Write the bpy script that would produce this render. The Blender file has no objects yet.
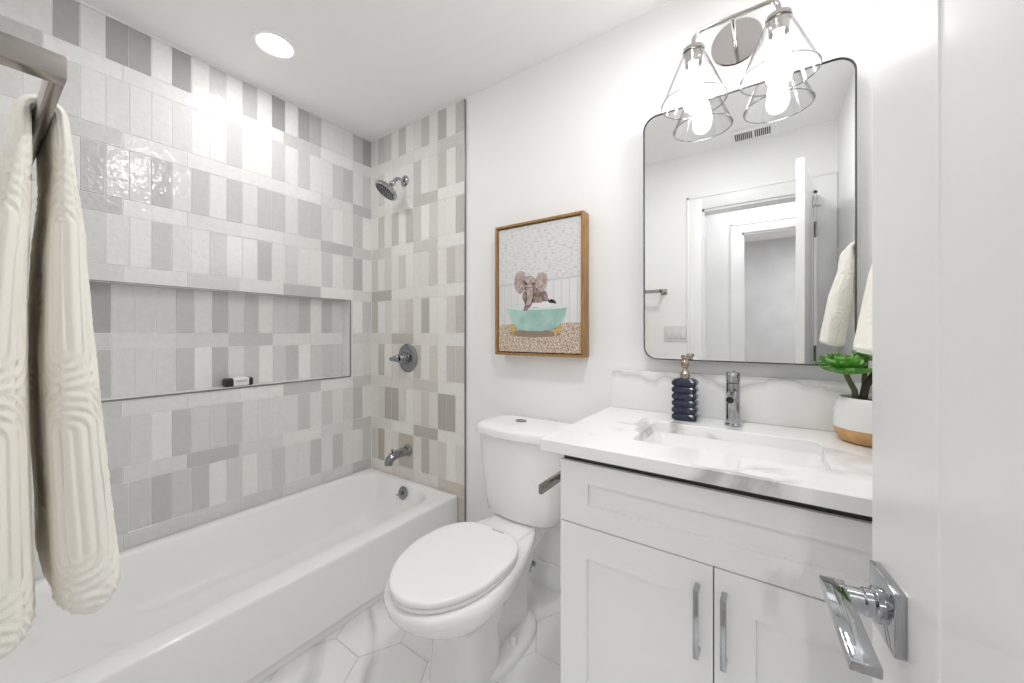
import bpy, bmesh, math, random
from mathutils import Vector, Matrix
PI = math.pi
random.seed(7)
S = bpy.context.scene
COL = S.collection

# ------------------------------------------------------------------ camera, world, exposure
CAMX, CAMY, CAMZ = 2.176, -1.525, 1.170
cd = bpy.data.cameras.new('camera')
cd.sensor_width = 36.0
cd.lens = 36.0 * 376.0 / 1024.0
cd.shift_y = -8.0 / 1024.0
cd.clip_start = 0.01
cam = bpy.data.objects.new('camera', cd)
cam.location = (CAMX, CAMY, CAMZ)
cam.rotation_euler = (PI / 2, 0, math.radians(34.516))
COL.objects.link(cam)
S.camera = cam

w = bpy.data.worlds.new('world')
w.use_nodes = True
w.node_tree.nodes['Background'].inputs[0].default_value = (1, 1, 1, 1)
w.node_tree.nodes['Background'].inputs[1].default_value = 0.05
S.world = w
S.view_settings.view_transform = 'Standard'
S.view_settings.look = 'None'
S.view_settings.gamma = 1.0
S.view_settings.exposure = 1.05
S.view_settings.use_curve_mapping = False
S.cycles.max_bounces = 24
S.cycles.diffuse_bounces = 12
S.cycles.glossy_bounces = 8
S.cycles.transparent_max_bounces = 24
S.cycles.sample_clamp_indirect = 6.0

CAN_POWER = 44.0      # emission of the recessed tub light
BULB_POWER = 18.0     # emission of the vanity bulbs
ROOM_POWER = 92.0     # emission of the second recessed light (its gloss shows on the left tiles)
HALL_FILL_POWER = 6.5     # emission of the unseen fill light added in the hall
FAR_FILL_POWER = 270.0  # emission of the unseen fill light added in the far room

# ------------------------------------------------------------------ materials
def mat(name, col, rough=0.5, metal=0.0, spec=0.5, coat=0.0):
    m = bpy.data.materials.new(name)
    m.use_nodes = True
    b = m.node_tree.nodes['Principled BSDF']
    b.inputs['Base Color'].default_value = (*col, 1)
    b.inputs['Roughness'].default_value = rough
    b.inputs['Metallic'].default_value = metal
    b.inputs['Specular IOR Level'].default_value = spec
    b.inputs['Coat Weight'].default_value = coat
    b.inputs['Coat Roughness'].default_value = 0.05
    return m

def nd(m, t, **kw):
    n = m.node_tree.nodes.new(t)
    for k, v in kw.items():
        if isinstance(k, str) and hasattr(n, k):
            setattr(n, k, v)
    return n

def lk(m, a, b):
    m.node_tree.links.new(a, b)

def pri(m):
    return m.node_tree.nodes['Principled BSDF']

def add_bump(m, scale, strength, dist=0.002, detail=3.0, stretch=None):
    tc = nd(m, 'ShaderNodeTexCoord')
    no = nd(m, 'ShaderNodeTexNoise')
    no.inputs['Scale'].default_value = scale
    no.inputs['Detail'].default_value = detail
    if stretch:
        mp = nd(m, 'ShaderNodeMapping')
        mp.inputs['Scale'].default_value = stretch
        lk(m, tc.outputs['Object'], mp.inputs['Vector'])
        lk(m, mp.outputs['Vector'], no.inputs['Vector'])
    else:
        lk(m, tc.outputs['Object'], no.inputs['Vector'])
    bp = nd(m, 'ShaderNodeBump')
    bp.inputs['Strength'].default_value = strength
    bp.inputs['Distance'].default_value = dist
    lk(m, no.outputs['Fac'], bp.inputs['Height'])
    lk(m, bp.outputs['Normal'], pri(m).inputs['Normal'])
    return no

def vary(m, c1, c2, scale, detail=4.0, lo=0.35, hi=0.65, stretch=None):
    tc = nd(m, 'ShaderNodeTexCoord')
    no = nd(m, 'ShaderNodeTexNoise')
    no.inputs['Scale'].default_value = scale
    no.inputs['Detail'].default_value = detail
    src = tc.outputs['Object']
    if stretch:
        mp = nd(m, 'ShaderNodeMapping')
        mp.inputs['Scale'].default_value = stretch
        lk(m, src, mp.inputs['Vector'])
        src = mp.outputs['Vector']
    lk(m, src, no.inputs['Vector'])
    r = nd(m, 'ShaderNodeValToRGB')
    r.color_ramp.elements[0].position = lo
    r.color_ramp.elements[0].color = (*c1, 1)
    r.color_ramp.elements[1].position = hi
    r.color_ramp.elements[1].color = (*c2, 1)
    lk(m, no.outputs['Fac'], r.inputs['Fac'])
    lk(m, r.outputs['Color'], pri(m).inputs['Base Color'])

def emitter(name, col, power, cover=None):
    m = bpy.data.materials.new(name)
    m.use_nodes = True
    nt = m.node_tree
    nt.nodes.clear()
    e = nt.nodes.new('ShaderNodeEmission')
    e.inputs[0].default_value = (*col, 1)
    e.inputs[1].default_value = power
    o = nt.nodes.new('ShaderNodeOutputMaterial')
    nt.links.new(e.outputs[0], o.inputs[0])
    return m

M = {}
M['wall'] = mat('wall_paint', (0.90, 0.90, 0.90), 0.55, spec=0.3); add_bump(M['wall'], 220, 0.05, 0.0006)
M['ceil'] = mat('ceiling_paint', (0.90, 0.90, 0.90), 0.7, spec=0.2)
M['trim'] = mat('trim_paint', (0.88, 0.88, 0.88), 0.3, spec=0.45)
M['door'] = mat('door_paint', (0.83, 0.83, 0.83), 0.22, spec=0.5)
M['grey'] = mat('grey_wall_paint', (0.56, 0.56, 0.57), 0.7); vary(M['grey'], (0.53, 0.53, 0.54), (0.59, 0.59, 0.60), 3.0)
M['cab'] = mat('cabinet_paint', (0.86, 0.86, 0.86), 0.3, spec=0.45)
M['dark'] = mat('shadow_gap_black', (0.03, 0.03, 0.028), 0.6)
M['porc'] = mat('white_porcelain', (0.90, 0.90, 0.895), 0.08, spec=0.55)
M['tub'] = mat('white_enamel', (0.90, 0.90, 0.895), 0.12, spec=0.5)
M['seat'] = mat('white_plastic', (0.90, 0.90, 0.895), 0.18, spec=0.5)
M['chrome'] = mat('chrome', (0.45, 0.46, 0.48), 0.05, 1.0)
M['pchrome'] = mat('polished_nickel', (0.50, 0.475, 0.46), 0.09, 1.0)
M['dchrome'] = mat('grey_chrome', (0.30, 0.31, 0.33), 0.08, 1.0)
M['nickel'] = mat('brushed_nickel', (0.37, 0.345, 0.32), 0.26, 1.0)
M['steel'] = mat('edge_trim_steel', (0.30, 0.30, 0.29), 0.35, 1.0)
M['mirror'] = mat('mirror_silver', (0.90, 0.905, 0.90), 0.0, 1.0)
M['mframe'] = mat('dark_metal_frame', (0.12, 0.12, 0.12), 0.2, 1.0)
M['grout'] = mat('white_grout', (0.88, 0.88, 0.875), 0.8)
M['black'] = mat('black_rubber', (0.015, 0.017, 0.016), 0.45)
M['paper'] = mat('white_paper', (0.82, 0.82, 0.80), 0.7)
M['ink'] = mat('grey_ink', (0.25, 0.25, 0.25), 0.7)
M['plast'] = mat('white_switch_plastic', (0.74, 0.74, 0.73), 0.3)
M['oak'] = mat('honey_oak', (0.42, 0.24, 0.09), 0.45); vary(M['oak'], (0.27, 0.135, 0.035), (0.41, 0.225, 0.075), 18, stretch=(6, 6, 0.6))
M['hallfloor'] = mat('oak_planks', (0.45, 0.42, 0.39), 0.4); vary(M['hallfloor'], (0.40, 0.37, 0.34), (0.5, 0.47, 0.43), 6, stretch=(1, 8, 1))
M['soil'] = mat('dark_soil', (0.03, 0.022, 0.015), 0.9); add_bump(M['soil'], 200, 0.9, 0.004)
M['stem'] = mat('dark_stem', (0.035, 0.03, 0.015), 0.6)
M['stemg'] = mat('green_brown_stem', (0.09, 0.10, 0.03), 0.6)
M['leaf'] = mat('succulent_green', (0.10, 0.34, 0.05), 0.35); vary(M['leaf'], (0.06, 0.25, 0.03), (0.24, 0.52, 0.09), 22)
M['potw'] = mat('white_pot_glaze', (0.82, 0.82, 0.81), 0.2)
M['potb'] = mat('tan_clay', (0.56, 0.32, 0.13), 0.5); vary(M['potb'], (0.50, 0.28, 0.11), (0.62, 0.36, 0.16), 30)
M['copper'] = mat('bronze_pump_metal', (0.46, 0.38, 0.32), 0.2, 1.0)

# towel terry cloth
M['towel'] = mat('cream_terry', (0.93, 0.90, 0.83), 0.95, spec=0.1)
pri(M['towel']).inputs['Sheen Weight'].default_value = 0.3
add_bump(M['towel'], 700, 0.5, 0.0015, 2.0)

# glazed tile: the glaze colour of each tile sits in the mesh
def tile_mat(name, wav):
    m = mat(name, (0.6, 0.6, 0.6), 0.13, spec=0.5)
    at = nd(m, 'ShaderNodeAttribute'); at.attribute_name = 'glaze'
    tc = nd(m, 'ShaderNodeTexCoord')
    n1 = nd(m, 'ShaderNodeTexNoise'); n1.inputs['Scale'].default_value = 45; n1.inputs['Detail'].default_value = 4
    lk(m, tc.outputs['Object'], n1.inputs['Vector'])
    mr = nd(m, 'ShaderNodeMapRange')
    mr.inputs['To Min'].default_value = 0.93; mr.inputs['To Max'].default_value = 1.07
    lk(m, n1.outputs['Fac'], mr.inputs['Value'])
    mx = nd(m, 'ShaderNodeMix'); mx.data_type = 'RGBA'; mx.blend_type = 'MULTIPLY'; mx.inputs['Factor'].default_value = 1
    lk(m, at.outputs['Color'], mx.inputs['A'])
    lk(m, mr.outputs['Result'], mx.inputs['B'])
    lk(m, mx.outputs['Result'], pri(m).inputs['Base Color'])
    n2 = nd(m, 'ShaderNodeTexNoise'); n2.inputs['Scale'].default_value = 34; n2.inputs['Detail'].default_value = 2.0
    lk(m, tc.outputs['Object'], n2.inputs['Vector'])
    bp = nd(m, 'ShaderNodeBump'); bp.inputs['Strength'].default_value = wav; bp.inputs['Distance'].default_value = 0.004
    lk(m, n2.outputs['Fac'], bp.inputs['Height'])
    lk(m, bp.outputs['Normal'], pri(m).inputs['Normal'])
    return m
M['tile'] = tile_mat('glazed_wall_tile', 0.55)

def marble(name, base, vein, scale, lo, hi, rough):
    m = mat(name, base, rough, spec=0.5)
    tc = nd(m, 'ShaderNodeTexCoord')
    mp = nd(m, 'ShaderNodeMapping'); mp.inputs['Rotation'].default_value = (0.3, 0.5, 0.6)
    lk(m, tc.outputs['Object'], mp.inputs['Vector'])
    n1 = nd(m, 'ShaderNodeTexNoise'); n1.inputs['Scale'].default_value = scale; n1.inputs['Detail'].default_value = 7; n1.inputs['Distortion'].default_value = 0.8
    lk(m, mp.outputs['Vector'], n1.inputs['Vector'])
    sb = nd(m, 'ShaderNodeMath'); sb.operation = 'SUBTRACT'; sb.inputs[1].default_value = 0.5
    lk(m, n1.outputs['Fac'], sb.inputs[0])
    ab = nd(m, 'ShaderNodeMath'); ab.operation = 'ABSOLUTE'
    lk(m, sb.outputs[0], ab.inputs[0])
    r = nd(m, 'ShaderNodeValToRGB')
    e = r.color_ramp.elements
    e[0].position = lo; e[0].color = (*vein, 1)
    e[1].position = hi; e[1].color = (*base, 1)
    lk(m, ab.outputs[0], r.inputs['Fac'])
    # veins come and go
    n2 = nd(m, 'ShaderNodeTexNoise'); n2.inputs['Scale'].default_value = scale * 1.3; n2.inputs['Detail'].default_value = 2
    lk(m, tc.outputs['Object'], n2.inputs['Vector'])
    r2 = nd(m, 'ShaderNodeValToRGB')
    r2.color_ramp.elements[0].position = 0.38; r2.color_ramp.elements[1].position = 0.54
    lk(m, n2.outputs['Fac'], r2.inputs['Fac'])
    mx = nd(m, 'ShaderNodeMix'); mx.data_type = 'RGBA'
    lk(m, r2.outputs['Color'], mx.inputs['Factor'])
    mx.inputs['A'].default_value = (*base, 1)
    lk(m, r.outputs['Color'], mx.inputs['B'])
    lk(m, mx.outputs['Result'], pri(m).inputs['Base Color'])
    return m
M['quartz'] = marble('white_quartz', (0.88, 0.88, 0.875), (0.50, 0.49, 0.48), 2.3, 0.0, 0.045, 0.14)
M['floor'] = marble('white_marble_hexagon', (0.86, 0.86, 0.86), (0.62, 0.62, 0.63), 1.6, 0.0, 0.06, 0.22)

# clear thin glass
def glass(name, tint, base=0.04):
    m = bpy.data.materials.new(name); m.use_nodes = True
    nt = m.node_tree; nt.nodes.clear()
    t = nt.nodes.new('ShaderNodeBsdfTransparent')
    g = nt.nodes.new('ShaderNodeBsdfGlossy'); g.inputs['Roughness'].default_value = 0.02
    g.inputs[0].default_value = (0.95, 0.95, 0.95, 1)
    lw = nt.nodes.new('ShaderNodeLayerWeight'); lw.inputs['Blend'].default_value = 0.5
    pw = nt.nodes.new('ShaderNodeMath'); pw.operation = 'POWER'; pw.inputs[1].default_value = 5.0
    nt.links.new(lw.outputs['Facing'], pw.inputs[0])
    rp = nt.nodes.new('ShaderNodeValToRGB')          # longer way through the glass at grazing view
    rp.color_ramp.elements[0].position = 0.55; rp.color_ramp.elements[0].color = (*tint, 1)
    rp.color_ramp.elements[1].position = 1.0; rp.color_ramp.elements[1].color = (0.42, 0.43, 0.43, 1)
    nt.links.new(lw.outputs['Facing'], rp.inputs['Fac']); nt.links.new(rp.outputs['Color'], t.inputs[0])
    f = nt.nodes.new('ShaderNodeMath'); f.operation = 'MULTIPLY_ADD'; f.inputs[1].default_value = 0.7; f.inputs[2].default_value = base
    nt.links.new(pw.outputs[0], f.inputs[0])
    mx = nt.nodes.new('ShaderNodeMixShader'); o = nt.nodes.new('ShaderNodeOutputMaterial')
    nt.links.new(f.outputs[0], mx.inputs[0]); nt.links.new(t.outputs[0], mx.inputs[1]); nt.links.new(g.outputs[0], mx.inputs[2])
    nt.links.new(mx.outputs[0], o.inputs[0])
    return m
M['glass'] = glass('clear_glass', (0.97, 0.97, 0.97), 0.09)
M['glassrim'] = glass('glass_edge', (0.42, 0.43, 0.43), 0.30)
M['bluegl'] = mat('blue_grey_glass', (0.018, 0.026, 0.050), 0.08, spec=0.5)
M['canlight'] = emitter('recessed_lens_light', (1, 1, 0.995), CAN_POWER)
M['bulb'] = emitter('bulb_light', (1, 0.99, 0.975), BULB_POWER)
M['roomlight'] = emitter('second_lens_light', (1, 1, 0.995), ROOM_POWER)
M['hallfill'] = emitter('hall_fill_light', (0.985, 0.99, 1), HALL_FILL_POWER)
M['farfill'] = emitter('far_fill_light', (0.985, 0.99, 1), FAR_FILL_POWER)

# ------------------------------------------------------------------ helpers
def wloc(o):
    v = Vector((0, 0, 0))
    while o is not None:
        v += o.location
        o = o.parent
    return v

def part(name, bm, m, parent=None, local=False, smooth=35, kind=None, label=None):
    """link one mesh; world coordinates unless local"""
    me = bpy.data.meshes.new(name)
    if parent is not None and not local:
        bmesh.ops.translate(bm, verts=bm.verts, vec=-wloc(parent))
    bmesh.ops.recalc_face_normals(bm, faces=bm.faces)
    bm.to_mesh(me); bm.free()
    for x in (m if isinstance(m, (list, tuple)) else [m]):
        me.materials.append(x)
    if smooth:
        me.shade_smooth(); me.set_sharp_from_angle(angle=math.radians(smooth))
    o = bpy.data.objects.new(name, me)
    COL.objects.link(o)
    if parent is not None:
        o.parent = parent
    if kind: o['kind'] = kind
    if label: o['label'] = label
    return o

def thing(name, label, cat, loc=(0, 0, 0), group=None, rotz=0.0):
    o = bpy.data.objects.new(name, None)
    o.empty_display_size = 0.05
    o.location = loc; o.rotation_euler = (0, 0, rotz)
    COL.objects.link(o)
    o['label'] = label; o['category'] = cat
    if group: o['group'] = group
    return o

def tag(o, label, cat, group=None):
    o['label'] = label; o['category'] = cat
    if group: o['group'] = group
    return o

def struct(name, bm, m, parent=None, smooth=30):
    return part(name, bm, m, parent, smooth=smooth, kind='structure')

def box(bm, x0, x1, y0, y1, z0, z1, bev=0.0, seg=2):
    vs = [bm.verts.new((x, y, z)) for x in (x0, x1) for y in (y0, y1) for z in (z0, z1)]
    q = [(0, 1, 3, 2), (4, 6, 7, 5), (0, 4, 5, 1), (2, 3, 7, 6), (0, 2, 6, 4), (1, 5, 7, 3)]
    fs = [bm.faces.new([vs[i] for i in f]) for f in q]
    if bev > 0:
        es = list({e for f in fs for e in f.edges})
        bmesh.ops.bevel(bm, geom=es, offset=bev, segments=seg, profile=0.5, affect='EDGES', clamp_overlap=True)
    return vs

def B(*a, **k):
    bm = bmesh.new(); box(bm, *a, **k); return bm

def loft(bm, loops, cap0=True, cap1=True, close=True):
    rings = [[bm.verts.new(p) for p in lp] for lp in loops]
    n = len(rings[0])
    for a, b in zip(rings, rings[1:]):
        for i in range(n if close else n - 1):
            j = (i + 1) % n
            bm.faces.new((a[i], a[j], b[j], b[i]))
    if cap0: bm.faces.new(list(reversed(rings[0])))
    if cap1: bm.faces.new(rings[-1])
    return rings

def lathe(bm, prof, c=(0, 0, 0), axis=(0, 0, 1), n=40):
    """profile of (radius, height) turned about axis through c"""
    ax = Vector(axis).normalized()
    t = Vector((1, 0, 0)) if abs(ax.x) < 0.9 else Vector((0, 1, 0))
    u = ax.cross(t).normalized(); v = ax.cross(u)
    c = Vector(c)
    rings = []
    for r, h in prof:
        if r < 1e-6:
            rings.append([bm.verts.new(c + ax * h)])
        else:
            rings.append([bm.verts.new(c + ax * h + (u * math.cos(2 * PI * i / n) + v * math.sin(2 * PI * i / n)) * r) for i in range(n)])
    for a, b in zip(rings, rings[1:]):
        for i in range(n):
            j = (i + 1) % n
            if len(a) == 1 and len(b) == 1: continue
            if len(a) == 1: bm.faces.new((a[0], b[j], b[i]))
            elif len(b) == 1: bm.faces.new((a[i], a[j], b[0]))
            else: bm.faces.new((a[i], a[j], b[j], b[i]))

def L(*a, **k):
    bm = bmesh.new(); lathe(bm, *a, **k); return bm

def tube(bm, pts, r, n=14, cap=True):
    pts = [Vector(p) for p in pts]
    rs = r if isinstance(r, (list, tuple)) else [r] * len(pts)
    loops = []
    prev = None
    for i, p in enumerate(pts):
        d = (pts[min(i + 1, len(pts) - 1)] - pts[max(i - 1, 0)]).normalized()
        if prev is None:
            t = Vector((0, 0, 1)) if abs(d.z) < 0.9 else Vector((1, 0, 0))
            u = d.cross(t).normalized()
        else:
            u = (prev - d * prev.dot(d)).normalized()
        prev = u
        v = d.cross(u)
        loops.append([p + (u * math.cos(2 * PI * k / n) + v * math.sin(2 * PI * k / n)) * rs[i] for k in range(n)])
    loft(bm, loops, cap, cap)

def arc(c, r, a0, a1, n, ux, uy):
    c = Vector(c); ux = Vector(ux); uy = Vector(uy)
    return [c + ux * (r * math.cos(a0 + (a1 - a0) * i / n)) + uy * (r * math.sin(a0 + (a1 - a0) * i / n)) for i in range(n + 1)]

def rrect(x0, x1, y0, y1, r, z, n=8):
    r = min(r, (x1 - x0) / 2 - 1e-5, (y1 - y0) / 2 - 1e-5)
    out = []
    for cx, cy, a in ((x1 - r, y1 - r, 0), (x0 + r, y1 - r, PI / 2), (x0 + r, y0 + r, PI), (x1 - r, y0 + r, 1.5 * PI)):
        for i in range(n + 1):
            t = a + PI / 2 * i / n
            out.append((cx + r * math.cos(t), cy + r * math.sin(t), z))
    return out

def shaker(bm, x0, x1, z0, z1, yf, yb, fl, fr, ft, fb, rec=0.010, bev=0.0015, both=False):
    """panelled front facing -y: frame, small slope and sunk panel"""
    def ring(a, b, c, d, y):
        return [bm.verts.new((a, y, c)), bm.verts.new((b, y, c)), bm.verts.new((b, y, d)), bm.verts.new((a, y, d))]
    def side(y, s):
        o = ring(x0, x1, z0, z1, y + s * 0.0)
        i1 = ring(x0 + fl, x1 - fr, z0 + fb, z1 - ft, y)
        i2 = ring(x0 + fl + bev, x1 - fr - bev, z0 + fb + bev, z1 - ft - bev, y + s * rec)
        for p, q in ((o, i1), (i1, i2)):
            for k in range(4):
                bm.faces.new((p[k], p[(k + 1) % 4], q[(k + 1) % 4], q[k]))
        bm.faces.new(i2)
        return o
    a = side(yf, 1)
    b = side(yb, -1) if both else ring(x0, x1, z0, z1, yb)
    if not both: bm.faces.new(b)
    for k in range(4):
        bm.faces.new((a[k], b[k], b[(k + 1) % 4], a[(k + 1) % 4]))

# ------------------------------------------------------------------ room shell
W = 2.51          # right wall
D = 1.555         # door wall (inside face at y = -D)
H = 2.44
TM = 0.205        # tile module
YP = 0.004        # painted face of the back wall
OX0, OX1, OZ = 1.775, 2.412, 2.035    # doorway
HX0, HX1, HY = 1.967, 2.76, -2.50     # second doorway, across the hall

fl = struct('floor', B(-0.1, 3.8, -5.1, 0.1, -0.12, -0.004), M['hallfloor'])
bm = bmesh.new(); box(bm, -0.12, W + 0.1, -D, 0.12, -0.02, -0.002)
part('grout_bed', bm, mat('grey_grout', (0.55, 0.55, 0.55), 0.8), fl, kind='structure')
bm = bmesh.new()
a = 0.1475
for i in range(-8, 14):
    for j in range(-12, 12):
        cx = 1.0963 + 1.5 * a * i
        cy = -0.464 + math.sqrt(3) * a * (j + (i % 2) / 2)
        if not (-0.1 < cx < W + 0.15 and -D - 0.1 < cy < 0.15): continue
        g = a - 0.0016
        lo = [(cx + g * math.cos(k * PI / 3), cy + g * math.sin(k * PI / 3)) for k in range(6)]
        lo = [(min(max(x, -0.1), W), min(max(y, -D + 0.0), 0.06)) for x, y in lo]
        xs = [p[0] for p in lo]; ys = [p[1] for p in lo]
        if max(xs) - min(xs) < 0.02 or max(ys) - min(ys) < 0.02: continue
        vs = [bm.verts.new((x, y, 0.0)) for x, y in lo]
        vb = [bm.verts.new((x, y, -0.006)) for x, y in lo]
        try:
            bm.faces.new(vs)
            for k in range(6):
                bm.faces.new((vs[k], vb[k], vb[(k + 1) % 6], vs[(k + 1) % 6]))
        except ValueError:
            pass
bmesh.ops.remove_doubles(bm, verts=bm.verts, dist=1e-5)
part('hexagon_tiles', bm, M['floor'], fl, smooth=0, kind='structure')

ce = struct('ceiling', B(-0.2, 3.8, -5.1, 0.2, H, H + 0.1), M['ceil'])
wb = struct('wall_back', B(-0.2, W + 0.2, YP, 0.14, 0, H), M['wall'])
struct('wall_right', B(W, W + 0.12, -D - 0.12, YP, 0, H), M['wall'])
bm = bmesh.new()
box(bm, -0.0022, OX0, -D - 0.12, -D, 0, H)
box(bm, OX1, W, -D - 0.12, -D, 0, H)
box(bm, OX0, OX1, -D - 0.12, -D, OZ, H)
struct('wall_front', bm, M['wall'])
# wall with the shower niche
NY0, NY1, NZ0, NZ1, ND = -1.36, -0.157, 0.903, 1.376, 0.078
bm = bmesh.new()
box(bm, -0.14, -0.0022, -D - 0.12, 0.0, 0, NZ0 - 0.01)
box(bm, -0.14, -0.0022, -D - 0.12, 0.0, NZ1 + 0.008, H)
box(bm, -0.14, -0.0022, NY1 + 0.008, 0.0, NZ0 - 0.01, NZ1 + 0.008)
box(bm, -0.14, -0.0022, -D - 0.12, NY0 - 0.008, NZ0 - 0.01, NZ1 + 0.008)
box(bm, -0.14, -ND - 0.0022, NY0 - 0.008, NY1 + 0.008, NZ0 - 0.01, NZ1 + 0.008)
wl = struct('wall_left', bm, M['grout'])

# glaze tones: one digit-pair per tile read from the photograph, 0 = white ... 30 = darkest
def glaze(s, warm=0.0):
    pts = [(0.0, 0.88), (0.5, 0.84), (1.0, 0.775), (1.5, 0.67), (2.0, 0.57), (2.5, 0.48), (3.0, 0.40)]
    s = min(max(s, 0), 3)
    for (a0, v0), (a1, v1) in zip(pts, pts[1:]):
        if s <= a1:
            v = v0 + (v1 - v0) * (s - a0) / (a1 - a0); break
    k = min(s / 2.0, 1.0)
    return (v * (1.006 + 0.045 * warm * k), v * (1 - 0.030 * warm * k), v * (0.985 - 0.140 * warm * k), 1.0)

class Tiles:
    """bevelled tiles on a plane; P maps (u, z, out) to a point"""
    def __init__(s, P):
        s.bm = bmesh.new(); s.P = P; s.lay = s.bm.loops.layers.float_color.new('glaze')
    def tile(s, u0, u1, z0, z1, col, gap=0.0011, th=0.008, bev=0.0012):
        if u1 - u0 < 0.006 or z1 - z0 < 0.006: return
        u0 += gap; u1 -= gap; z0 += gap; z1 -= gap
        t = [random.uniform(-0.0005, 0.0005) for _ in range(4)]
        c = [(u0, z0), (u1, z0), (u1, z1), (u0, z1)]
        ci = [(u0 + bev, z0 + bev), (u1 - bev, z0 + bev), (u1 - bev, z1 - bev), (u0 + bev, z1 - bev)]
        lo = [s.bm.verts.new(s.P(u, z, -0.001)) for u, z in c]
        mi = [s.bm.verts.new(s.P(u, z, th - bev)) for u, z in c]
        hi = [s.bm.verts.new(s.P(u, z, th + t[k])) for k, (u, z) in enumerate(ci)]
        fs = [s.bm.faces.new(hi)]
        for p, q in ((lo, mi), (mi, hi)):
            for k in range(4):
                fs.append(s.bm.faces.new((p[k], p[(k + 1) % 4], q[(k + 1) % 4], q[k])))
        for f in fs:
            for l in f.loops: l[s.lay] = col

# rows from the ceiling down: V = upright tiles, H = lying tiles
HT = [2.265 - 0.2733 * k for k in range(8)]          # tops of the lying rows
HB = [z - 0.068 for z in HT]
LV = [
 [3, 2, 1, 1, 1, 2, 2.6, .2, 3, .3, 2, .4, 1.6, .6, 3, .5, 2.8, 3, 1, 2.8, 1, 1, 1.4],
 [1.5, 1, 2, 1.6, .7, .6, 1.5, .1, 1.4, .1, .2, 1.5, .2, .2, 1, .7, .8, 1, .7, 1.3, .9, 1.2, 1],
 [.2, 1.7, 1, .5, 1.1, 1.7, 1.7, 1, 1.7, 1.7, .7, 1.7, .5, 1.7, .9, 2, 1.3, 1.3, 2, .9, 1.4, 1, 1],
 [.3, 2.2, 1.2, .6, 1.5, .7, .8, 1.3, .8, 2, .6, .6, 1.5, .7, 1, 1.7, .5, .9, 1.4, 1, 1.2, 1, 1],
 [1.7, .3, 1, 1, 1, 1, 1, 1, 1, 1, 1, 1, 1, 1, 1, 1, 1, 1, 1, 1, 1, 1, 1],
 [1.3, 1.1, 1, 1, 1, 1, 1, 1, 1, 1, 1, 1, 1, 1, 1, 1, 1, 1, 1, 1, 1, 1, 1],
 [.9, 2, 1.3, .9, 1.5, .8, 1.7, 1, 1, 1.1, 1, 1.7, 1.4, 1.3, 1.9, .5, 1.2, 1.4, 1.5, 1.2, 1, 1, 1],
 [1.7, .9, .9, 1.8, .9, 1.8, 1, 1, 1.6, 1.2, .5, 1.4, .5, 1.9, 1.6, 2.1, 1.6, 1.6, 1.5, 1, 1, 1, 1]]
LH = [
 [1, .3, 1.5, .2, .4, .7, .5, 2], [2, 1, .2, .4, .5, .5, 1.5, .6], [1.5, 2, 1, .7, 1, .4, 2, 1],
 [1, .2, 2, .8, 1.4, .8, 1.4, 1], [1.4, 1, 1, 1, 1, 1, 1, 1], [1.8, .6, 1.8, .4, .9, .9, 1.5, 1],
 [1.8, 1.1, .5, 1.2, 2.1, 1.1, 1.8, 1], [2, 1.3, 1.2, 1.5, 1.3, 1.4, 1.2, 1]]
BV = [
 [1, 2, 1.8, .7, 2, .8, 1.2, 2, 1, 2.4, .7, 2], [.9, 1.5, .6, .8, .6, .7, 1.8, .7, 1.1, 1.9, .7, 1.9],
 [.8, 1.8, .9, 2, .5, 2.1, 1.6, .4, 1.5, 1, .8, 2.1], [1.6, .8, 1.4, .8, 1.5, .7, 1.1, 1.1, 1.7, .8, 1.8, 1.4],
 [2.1, .7, 1.2, .7, 1.2, 1.7, .9, 2.4, .6, .6, 1.4, 2], [.9, 2, .7, 1.3, 1.6, .9, 1.9, .9, 1.5, .7, 1.8, 1.8],
 [1, 1.3, 2.6, 2.6, 1.3, .7, 1.1, 1.7, 1.1, 2.7, 2.7, .8], [1.5, 2.6, 1, 1.1, 2.2, 2.2, 1, 2.3, 1.3, 1.5, .6, 1.2],
 [1.5, 1, 1, 1, 1, 1, 1, 1, 1, 1, 1, 2]]
BH = [
 [.9, 1, 1, 1.6], [.8, .7, 2, .6], [1.6, .7, 1.6, .7], [2.4, .8, 1, .8], [1.2, 2.2, 1.1, .8],
 [1.1, 1.3, 1.7, .7], [1.2, .6, 2.5, .7], [.9, 1.2, 1.2, 1.9]]
VW = 0.0672
tl = Tiles(lambda u, z, o: (-0.008 + o, -u, z))
YE = D - 0.001
def cut(u0, u1, z0, z1, col):
    """tile, cut where the niche opens"""
    n0, n1 = -NY1, -NY0
    if z0 < NZ1 - 0.02 and z1 > NZ0 + 0.02:
        if u0 < n0: tl.tile(u0, min(u1, n0), z0, z1, col)
        if u1 > n1: tl.tile(max(u0, n1), u1, z0, z1, col)
    else:
        tl.tile(u0, u1, z0, z1, col)
for r in range(8):
    z1 = H if r == 0 else HB[r - 1]
    z0 = HT[r]
    for j, s in enumerate(LV[r]):
        cut(j * VW, min((j + 1) * VW, YE), z0, z1, glaze(s))
    e = [0.0] + [(2 / 3 + k) * TM for k in range(8)]
    for g, s in enumerate(LH[r]):
        zz1, zz0 = HT[r], HB[r]
        if r == 3: zz0 = NZ1
        if r == 4: pass
        cut(e[g], min(e[g + 1], YE), zz0, zz1, glaze(s))
# low course behind the tub
for g in range(8):
    tl.tile(e[g], min(e[g + 1], YE), 0.0, HB[7], glaze(1))
wt = part('tile_cladding', tl.bm, M['tile'], wl, kind='structure', smooth=0)
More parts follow.
